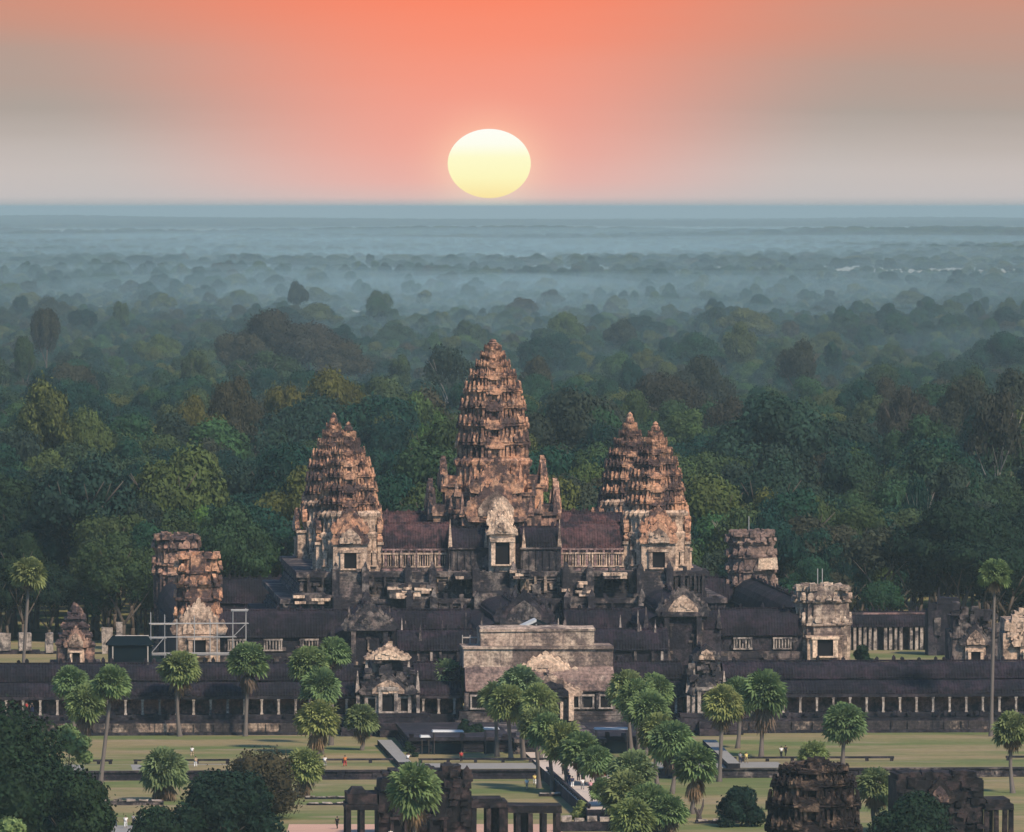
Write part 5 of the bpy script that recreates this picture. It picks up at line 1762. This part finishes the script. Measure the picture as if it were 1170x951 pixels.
near_tree('bush', 'fresh green bush at the extreme corner in front of the huge dark tree', 8, 930, 34, 930, 209, 14, 220, .32, 'palm', cat='bush')
near_tree('bush', 'small teal bush on the terrace beside the white-roofed shelters', 536, 822, 18, 1248, 210, 12, 150, .26, cat='bush', z0=0.0, base=.05)
near_tree('bush', 'small clipped bush at the head of the pale ramp by the black terrace', 469, 848, 9, 1226, 211, 8, 120, .22, cat='bush', z0=0.0, base=.05)
near_tree('bush', 'sunlit yellowish bush beside the walking crowd on the causeway', 664, 920, 15, 1118, 212, 10, 140, .24, 'palm', cat='bush', base=.05)
near_tree('bush', 'dark bush at the foot of the squat antenna ruin', 988, 742, 17, 1345, 213, 10, 140, .34, cat='bush', z0=3.0, base=.3)
ds = thing('dead_stump', 'dark forked dead stump on the lower lawn beside the skirted sunlit palm', 'tree stump', ground(799, 941, LOW), 0.3)
mb = MB()
mb.tube((0, 0, 0), (0, 0, .9), .42, .34, 7); mb.tube((0, 0, .8), (-.55, 0, 1.9), .24, .12, 6); mb.tube((0, 0, .8), (.5, .1, 2.0), .24, .15, 6); mb.tube((.5, .1, 2.0), (.6, .1, 2.9), .15, .07, 6); mb.tube((0, 0, .9), (.05, .3, 1.7), .2, .1, 6)
mb.build('trunk', M['wood'], ds, jit=.03)

# ------------------------------------------------------------------ the forest
CR = []
for k in range(10):
    rr = [7.2, 6.4, 8.2, 5.4, 7.6, 6.8, 5.0, 8.8, 6.0, 7.0][k]
    fl = [.62, .7, .5, .9, .6, .66, 1.0, .45, .75, .6][k]
    CR.append(crown_mesh(300 + k, rr, 11.0, 5.0, [20, 17, 24, 13, 20, 18, 11, 26, 15, 19][k], 950, .235, M['leaf'], flat=fl))
SP = crown_mesh(320, 6.5, 9.0, 8.0, 16, 190, .30, M['leaf'], flat=.5, core=False)
TRK = [trunk_mesh(330 + k, 9.5, .38, M['bark'], 6, 4.2) for k in range(3)]
TRKP = [trunk_mesh(340 + k, 10.5, .26, M['bark_pale'], 8, 4.6) for k in range(2)]
g = np.random.default_rng(77)


def vnoise(x, y, s, seed):
    """smooth value noise"""
    x = np.asarray(x) / s; y = np.asarray(y) / s
    xi, yi = np.floor(x).astype(int), np.floor(y).astype(int)
    fx, fy = x - xi, y - yi
    fx, fy = fx * fx * (3 - 2 * fx), fy * fy * (3 - 2 * fy)
    def hsh(a, b):
        n = (a * 374761393 + b * 668265263 + seed * 974711) & 0x7fffffff
        n = ((n ^ (n >> 13)) * 1274126177) & 0x7fffffff
        return ((n ^ (n >> 16)) & 0xffff) / 65535.0
    return (hsh(xi, yi) * (1 - fx) + hsh(xi + 1, yi) * fx) * (1 - fy) + (hsh(xi, yi + 1) * (1 - fx) + hsh(xi + 1, yi + 1) * fx) * fy


def band(Y0, Y1, step, half):
    ys_ = np.arange(Y0, Y1, step)
    out = []
    for y in ys_:
        hwid = half * y + 25
        xs_ = np.arange(-hwid, hwid, step)
        out.append(np.stack([xs_ + g.uniform(-.48, .48, len(xs_)) * step, np.full(len(xs_), y) + g.uniform(-.48, .48, len(xs_)) * step], 1))
    return np.concatenate(out)


near = band(1475, 2050, 9.0, .067)
mid = band(2050, 2900, 10.0, .068)
farr = band(2900, 5200, 10.0, .066)
dist = band(5200, 9500, 15.0, .064)
vfar = band(9500, 40000, 50.0, .060)
pts = []
for arr, kind in ((near, 0), (mid, 1), (farr, 2), (dist, 3), (vfar, 4)):
    x, y = arr[:, 0], arr[:, 1]
    du, dv = x - TX, y - TY
    u = du * CA + dv * SA; v = -du * SA + dv * CA
    n1 = vnoise(x, y, 60, 1); n2 = vnoise(x, y, 190, 2); n3 = vnoise(x * 1.0, y * .35, 420, 3); n4 = vnoise(x, y * .3, 900, 4)
    if kind <= 1:
        keep = (v > 78 + 10 * n1) & (g.uniform(size=len(x)) < .86)
        h = 12.5 + 9.5 * n1 + 6.5 * n2 - 5.5 * np.clip((v - 500) / 900, 0, 1)
        h = np.where(v < 130, h * (.72 + .28 * (v - 78) / 52), h)
        h = h * g.uniform(.66, 1.22, len(x)) * np.where(g.uniform(size=len(x)) < .12, 1.25, 1.0)
        sc_ = (h * .6 + 6) / 16.0 * g.uniform(.72, 1.10, len(x))
    elif kind == 2:
        keep = g.uniform(size=len(x)) < (.60 + .5 * n3)
        h = 8.5 + 6 * n2 * n3 + 3 * n1
        h = h * np.where(g.uniform(size=len(x)) < .06, 1.5, 1.0)
        h = h * g.uniform(.7, 1.3, len(x))
        h = h * g.uniform(.8, 1.3, len(x))
        sc_ = h / 19.0 * g.uniform(.8, 1.25, len(x))
    elif kind == 3:
        keep = g.uniform(size=len(x)) < (.12 + 1.35 * n4 * (.5 + .7 * n3))
        h = 7.0 + 7 * n3 * n4 * 1.5; h = h * np.where(g.uniform(size=len(x)) < .06, 1.6, 1.0)
        h = h * g.uniform(.6, 1.35, len(x))
        sc_ = h / 17.0 * g.uniform(.75, 1.3, len(x))
    else:
        n5 = vnoise(x, y * .22, 1900, 5)
        keep = g.uniform(size=len(x)) < np.clip(-.45 + 2.3 * n5 * (.45 + .8 * n4), 0, 1)
        h = (9 + 14 * n4 * n5) * g.uniform(.7, 1.5, len(x))
        sc_ = h / 13.0 * g.uniform(.7, 1.7, len(x)) * np.where(y > 17000, 2.4, 1.0)
        h = h * np.where(y > 17000, 1.35, 1.0)
    for i in np.nonzero(keep)[0]:
        pts.append((x[i], y[i], h[i], sc_[i], kind))
pts.sort(key=lambda p: p[1])
inview = lambda p: abs(p[0]) < .0585 * p[1]
LBL = [('dark green broadleaf tree in the dense forest edge behind the temple', 'dark rounded trees of the forest edge'),
       ('mid green spreading tree in the dense forest edge behind the temple', 'spreading trees of the forest edge'),
       ('narrow upright leafy tree in the dense forest edge behind the temple', 'upright trees of the forest edge')]
IND = 262
cnt = 0; rest = []
for p in pts:
    if cnt < IND and inview(p):
        ci = int(g.integers(0, 10))
        kind = 2 if ci in (3, 6) else 1 if ci in (2, 7, 4) else 0
        t = thing('forest_tree', LBL[kind][0], 'tree', (p[0], p[1], 0 if to_uv(Vector((p[0], p[1], 0)))[1] < 590 else LOW), float(g.uniform(0, 6.28)), LBL[kind][1])
        s = p[2] / 16.0
        q = float(g.uniform(.82, 1.2))
        t.scale = (p[3] * q, p[3] / q, s)
        bare = kind == 0 and cnt % 9 == 4
        if bare: t['label'] = 'open-crowned tree with pale limbs showing in the dense forest edge behind the temple'; t['group'] = 'pale-limbed trees of the forest edge'
        crn = link('crown', SP if bare else CR[ci], t)
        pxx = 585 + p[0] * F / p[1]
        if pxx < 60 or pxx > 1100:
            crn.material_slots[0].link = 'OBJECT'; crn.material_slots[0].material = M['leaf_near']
        link('trunk', TRKP[cnt % 2] if bare else TRK[cnt % 3], t)
        cnt += 1
    else:
        rest.append(p)

# trees that stand out one by one above the rest
def big_tree(label, px, ptop, wpx, Y, ci, bare=False, group=None, hbase=LOW):
    tone = 'leaf_bright' if ('bright' in label or 'fresh' in label) else 'leaf_olive' if 'oliv' in label else 'leaf_brown' if ('dark' in label or 'brown' in label or 'reddish' in label) else 'leaf'
    p = Vector(((px - 585) * Y / F, Y, hbase))
    h = CAMH - (ptop - 236) * Y / F - hbase
    rr = wpx * .5 * Y / F
    t = thing('tall_tree', label, 'tree', p, random.uniform(0, 6.28), group)
    t.scale = (rr / 7.0, rr / 7.0, h / 16.0)
    cr = link('crown', SP if bare else CR[ci], t)
    cr.material_slots[0].link = 'OBJECT'; cr.material_slots[0].material = M[tone]
    link('trunk', (TRKP if bare else TRK)[ci % 2], t)
    return t


big_tree('highest crown of the big dark far clump above the scaffold side', 312, 361, 92, 3300, 2)
big_tree('dark crown at the scaffold-side flank of the big far clump', 278, 378, 72, 3260, 0)
big_tree('dark sloping crown on the inner flank of the big far clump', 352, 374, 86, 3320, 7)
big_tree('lowest dark crown ending the big far clump towards the tallest tower', 388, 396, 74, 3240, 4)
big_tree('paler green crown spreading under the big far clump', 300, 404, 96, 2950, 5)
big_tree('green crown beneath the inner flank of the big far clump', 226, 404, 60, 2900, 8)
big_tree('tall column-like brownish tree far off above the pointed library', 52, 352, 52, 3350, 3)
big_tree('second hazy column tree beside the tall far one at the picture edge', 28, 384, 44, 3000, 3)
big_tree('lone broad dark far tree above the narrow gatehouse ruins', 912, 391, 66, 2950, 1)
big_tree('broad dark tree over the antenna-side tower pair, nearest the haze', 800, 414, 74, 2650, 2)
big_tree('dark spreading tree touching the top of the antenna-side tower pair', 762, 432, 96, 2350, 7)
big_tree('dark tree crown beside the spreading one over the antenna-side tower pair', 840, 458, 80, 2150, 5)
big_tree('rounded bluish tree between tallest tower and antenna-side tower pair', 722, 412, 42, 2900, 1)
big_tree('reddish dark crown on the ridge at the far picture edge', 1158, 434, 92, 2050, 2)
big_tree('dark crown on the ridge next to the reddish edge crown', 1098, 440, 84, 2080, 4)
big_tree('dark ridge crown above the rear gallery pillars', 1032, 446, 70, 2150, 5)
big_tree('olive broad crown just behind the scaffold-side tower pair', 382, 430, 86, 2150, 7)
big_tree('yellowish olive crown next to the scaffold-side tower pair', 330, 436, 70, 2100, 0)
big_tree('dark crown in the ridge above the mauve ruined tower', 270, 442, 66, 2060, 2)
big_tree('olive crown topping the ridge above the scaffold', 228, 458, 74, 2000, 5)
big_tree('pale greyish thin tree beside the tip of the tallest tower', 512, 408, 76, 2600, 0, True)
big_tree('bright green crown beside the shaft of the tallest tower', 492, 476, 62, 1900, 1)
big_tree('dark tree by the shaft of the tallest tower on the antenna side', 612, 412, 56, 2750, 8)
big_tree('pale-trunked open tree at the dark ridge near the picture edge', 1140, 468, 84, 1750, 0, True, hbase=0)
big_tree('dark pale-trunked tree at the picture edge behind the tall thin palm crown', -16, 590, 44, 1560, 1, True, hbase=0)
big_tree('pale-trunked tree rising beside the scaffold-side tower pair', 330, 560, 60, 1530, 0, True, hbase=0)
big_tree('bare-limbed pale tree in the forest above the rear gallery', 1050, 560, 50, 1580, 1, True, hbase=0)
big_tree('bright green rounded tree between the mauve ruin and the tower pair', 288, 618, 66, 1500, 3, hbase=0)
big_tree('fresh green tree directly behind the orange-lit ruined tower', 228, 586, 70, 1525, 8, hbase=0)
big_tree('faint tall hazy tree far beyond the scaffold-side tower pair', 340, 322, 30, 5200, 1)

# everything further back: one forest mass
ng = bpy.data.node_groups.new('forest_scatter', 'GeometryNodeTree')
ng.interface.new_socket('Geometry', in_out='INPUT', socket_type='NodeSocketGeometry')
ng.interface.new_socket('Geometry', in_out='OUTPUT', socket_type='NodeSocketGeometry')
gi = N(ng, 'NodeGroupInput'); go = N(ng, 'NodeGroupOutput')
iop = N(ng, 'GeometryNodeInstanceOnPoints')
join = N(ng, 'GeometryNodeJoinGeometry')
seen = set()
for o in list(COL.objects):
    if o.name.split('.')[0] == 'crown' and o.data in CR and o.material_slots[0].link == 'DATA' and o.data.name not in seen:
        seen.add(o.data.name)
        oi = N(ng, 'GeometryNodeObjectInfo', transform_space='ORIGINAL')
        oi.inputs['Object'].default_value = o
        oi.inputs['As Instance'].default_value = True
        ng.links.new(oi.outputs['Geometry'], join.inputs[0])


def attr(name, dt):
    n = N(ng, 'GeometryNodeInputNamedAttribute', data_type=dt)
    n.inputs['Name'].default_value = name
    return n.outputs[0]


ng.links.new(gi.outputs[0], iop.inputs['Points'])
ng.links.new(join.outputs[0], iop.inputs['Instance'])
iop.inputs['Pick Instance'].default_value = True
ng.links.new(attr('pick', 'INT'), iop.inputs['Instance Index'])
e2r = N(ng, 'FunctionNodeEulerToRotation')
ng.links.new(attr('turn', 'FLOAT_VECTOR'), e2r.inputs[0])
ng.links.new(e2r.outputs[0], iop.inputs['Rotation'])
ng.links.new(attr('size', 'FLOAT_VECTOR'), iop.inputs['Scale'])
ng.links.new(iop.outputs[0], go.inputs[0])


def forest_mass(name, rows):
    me = bpy.data.meshes.new(name)
    P = np.array([(p[0], p[1], LOW) for p in rows])
    me.from_pydata([tuple(p) for p in P], [], [])
    n = len(rows)
    a = me.attributes.new('pick', 'INT', 'POINT'); a.data.foreach_set('value', g.integers(0, len(seen), n).astype(np.int32))
    a = me.attributes.new('turn', 'FLOAT_VECTOR', 'POINT'); t = np.zeros((n, 3), np.float32); t[:, 2] = g.uniform(0, 6.28, n); a.data.foreach_set('vector', t.ravel())
    a = me.attributes.new('size', 'FLOAT_VECTOR', 'POINT')
    s = np.array([(p[3], p[3], p[2] / 16.0) for p in rows], np.float32); qq = g.uniform(.8, 1.25, n); s[:, 0] *= qq; s[:, 1] /= qq; a.data.foreach_set('vector', s.ravel())
    o = link(name, me)
    md = o.modifiers.new('scatter', 'NODES'); md.node_group = ng
    tag(o, 'dense green forest mass stretching away behind the temple into the haze', 'forest', kind='stuff')
    return o


forest_mass('forest', rest)

# ------------------------------------------------------------------ people
SK = plain('skin', (.30, .18, .12), .6, .1)
HAIR = plain('black_hair', (.015, .012, .010), .5, .1)
CL = {n: plain(n + '_cloth', c, .85, .12) for n, c in dict(white=(.78, .76, .72), red=(.45, .05, .045), navy=(.03, .04, .09), black=(.02, .02, .022), tan=(.45, .33, .22), orange=(.62, .22, .07), yellow=(.70, .55, .18), blue=(.12, .25, .42), pink=(.62, .32, .33), grey=(.25, .25, .25), khaki=(.27, .23, .15)).items()}


def body(pose):
    """one continuous skinned figure, 1.68 m tall, facing -y"""
    s = pose
    J = {'pel': ((0, 0, .92), .125), 'wst': ((0, .0, 1.06), .115), 'chs': ((0, .01, 1.26), .135), 'nck': ((0, 0, 1.42), .055), 'hd0': ((0, -.01, 1.50), .085), 'hd1': ((0, -.02, 1.60), .085),
         'shL': ((.17, .01, 1.36), .06), 'elL': ((.23, .04 - .10 * s, 1.10), .043), 'wrL': ((.24, -.02 - .20 * s, .88), .032), 'haL': ((.24, -.04 - .22 * s, .80), .030),
         'shR': ((-.17, .01, 1.36), .06), 'elR': ((-.23, .04 + .10 * s, 1.10), .043), 'wrR': ((-.24, -.02 + .20 * s, .88), .032), 'haR': ((-.24, -.04 + .22 * s, .80), .030),
         'hpL': ((.09, 0, .86), .10), 'knL': ((.10, -.02 + .14 * s, .49), .062), 'anL': ((.10, .02 + .34 * s, .09), .042), 'toL': ((.10, -.12 + .34 * s, .03), .034),
         'hpR': ((-.09, 0, .86), .10), 'knR': ((-.10, -.04 - .16 * s, .49), .062), 'anR': ((-.10, .02 - .24 * s, .08), .042), 'toR': ((-.10, -.12 - .26 * s, .03), .034)}
    E = [('pel', 'wst'), ('wst', 'chs'), ('chs', 'nck'), ('nck', 'hd0'), ('hd0', 'hd1'), ('chs', 'shL'), ('shL', 'elL'), ('elL', 'wrL'), ('wrL', 'haL'), ('chs', 'shR'), ('shR', 'elR'), ('elR', 'wrR'), ('wrR', 'haR'),
         ('pel', 'hpL'), ('hpL', 'knL'), ('knL', 'anL'), ('anL', 'toL'), ('pel', 'hpR'), ('hpR', 'knR'), ('knR', 'anR'), ('anR', 'toR')]
    ks = list(J)
    me = bpy.data.meshes.new('person')
    me.from_pydata([J[k][0] for k in ks], [(ks.index(a), ks.index(b)) for a, b in E], [])
    o = bpy.data.objects.new('tmp', me); COL.objects.link(o)
    md = o.modifiers.new('skin', 'SKIN'); sv = me.skin_vertices[0].data if me.skin_vertices else None
    if sv is None:
        bpy.context.view_layer.objects.active = o
        sv = me.skin_vertices[0].data
    for i, k in enumerate(ks): sv[i].radius = (J[k][1], J[k][1]); sv[i].use_root = (k == 'pel')
    md.use_smooth_shade = True
    sd = o.modifiers.new('sub', 'SUBSURF'); sd.levels = 1; sd.render_levels = 1
    dg = bpy.context.evaluated_depsgraph_get()
    out = bpy.data.meshes.new_from_object(o.evaluated_get(dg))
    out.name = 'person'
    out.materials.clear(); out.materials.append(SK)
    bpy.data.objects.remove(o)
    def tube_parts(segs, name):
        mb = MB()
        for a, b, ra, rb in segs: mb.tube(a, b, ra, rb, 10)
        q = mb.build(name, CL['white'], smooth=True); m = q.data; bpy.data.objects.remove(q); return m
    c = {k: Vector(v[0]) for k, v in J.items()}
    sh = tube_parts([(c['pel'] - Vector((0, 0, .04)), c['chs'], .165, .185), (c['chs'], c['nck'] - Vector((0, 0, .02)), .185, .08)] + [(c['sh' + q] + Vector((0, 0, .02)), c['el' + q] + (c['sh' + q] - c['el' + q]) * .25, .085, .07) for q in 'LR'], 'shirt')
    tr = tube_parts([(c['wst'] - Vector((0, 0, .03)), c['pel'] - Vector((0, 0, .10)), .15, .175)] + [(c['hp' + q], c['kn' + q], .115, .085) for q in 'LR'] + [(c['kn' + q], c['an' + q] + Vector((0, 0, .04)), .085, .065) for q in 'LR'], 'trousers')
    mb = MB()
    V = []; n = 10
    rings_ = [([(.098 * math.cos(2 * math.pi * i / n) * r, .005 + .098 * math.sin(2 * math.pi * i / n) * r + .02) for i in range(n)], 1.545 + z) for r, z in ((1.0, 0), (1.06, .05), (.9, .10), (.45, .145), (.1, .155))]
    mb.loft(rings_)
    q = mb.build('hair', HAIR, smooth=True); hm_ = q.data; bpy.data.objects.remove(q)
    return out, sh, tr, hm_


POSE = [body(.15), body(.8), body(-.8), body(.45)]


def person(px, py, z0, shirt, trousers, label, group=None, Y=None, face=None):
    p = ground(px, py, z0) if Y is None else Vector(((px - 585) * Y / F, Y, z0))
    b_, s_, t_, h_ = random.choice(POSE)
    o = bpy.data.objects.new('person', b_); COL.objects.link(o)
    o.location = p; o.rotation_euler = (0, 0, AX + (face if face is not None else random.choice((0, math.pi)) + random.uniform(-.5, .5)))
    o.scale = (1, 1, .92)
    tag(o, label, 'person', group)
    for nm, me, mt in (('shirt', s_, CL[shirt]), ('trousers', t_, CL[trousers]), ('hair', h_, HAIR)):
        c = link(nm, me, o)
        c.material_slots[0].link = 'OBJECT'; c.material_slots[0].material = mt
    return o


random.seed(28)
person(527, 864, .005, 'red', 'black', 'person in dark red walking beside the foot of the pale ramp', Y=1214)
person(466, 870, .005, 'white', 'black', 'person in white top and black trousers at the foot of the pale ramp', Y=1209)
person(371, 880, .012, 'white', 'grey', 'person in white near the stone rail by the grey bush', Y=1203)
person(394, 880, .012, 'orange', 'red', 'person in orange on the lawn path below the short thick palm', Y=1204)
person(219, 866, .005, 'white', 'tan', 'person in white alone on the open lawn beneath the scaffold', None)
person(223, 880, .012, 'tan', 'white', 'person in tan on the path behind the squat skirted palm', Y=1202)
person(893, 866, .005, 'white', 'black', 'person in white shirt and dark trousers standing on the lawn by the broad palm', None)
person(898, 865, .005, 'black', 'black', 'person all in black standing next to one in white on the lawn', None)
person(853, 873, .005, 'yellow', 'khaki', 'person in yellow at the foot of the ramp by the twin palms', None)
person(846, 873, .005, 'grey', 'navy', 'person in grey beside the one in yellow at the ramp foot', None)
person(602, 903, LOW + .006, 'white', 'tan', 'person in white standing on the grass oval', None)
person(611, 898, LOW + .006, 'yellow', 'white', 'person in pale yellow under the causeway grove on the grass', None)
person(143, 947, LOW + .014, 'white', 'white', 'person in white on the pale path below the huge dark tree', None)
person(152, 945, LOW + .014, 'grey', 'black', 'person in grey beside one in white below the huge dark tree', None)
person(160, 944, LOW + .014, 'white', 'blue', 'person in white shirt and blue trousers nearest the low yellow-green bush', None)
person(131, 946, LOW + .014, 'black', 'navy', 'person in black nearest the huge dark tree at the bottom path', None)
person(446, 951, LOW + .014, 'white', 'white', 'person in white in the doorway shade of the black library', Y=1078)
person(385, 948, LOW + .014, 'black', 'black', 'person in black passing the kiosk of the black library', None)
person(30, 806, zat(815, -70, V3 - 2.3), 'red', 'black', 'person in red on the plinth of the dark wing by the tall thin palm', Y=None if False else dep(-70, V3 - 2.3))
person(36, 806, zat(815, -70, V3 - 2.3), 'black', 'navy', 'person in black beside one in red on the dark wing plinth', Y=dep(-70, V3 - 2.3))
cols = ['white', 'white', 'white', 'tan', 'red', 'navy', 'black', 'pink', 'blue', 'white', 'yellow', 'grey', 'white', 'orange']
for i in range(34):
    f = i / 33
    v = -180 - 102 * f - random.uniform(0, 3)
    u = unc + random.uniform(-CW + .8, CW - .8)
    w_ = world_of(u, v, .305)
    s_ = random.choice(cols); t_ = random.choice(['black', 'navy', 'khaki', 'grey', 'white'])
    o = person(585, 900, 0, s_, t_, 'person in %s top and %s trousers among the crowd walking on the causeway' % (s_, t_), 'crowd walking on the causeway')
    o.location = w_
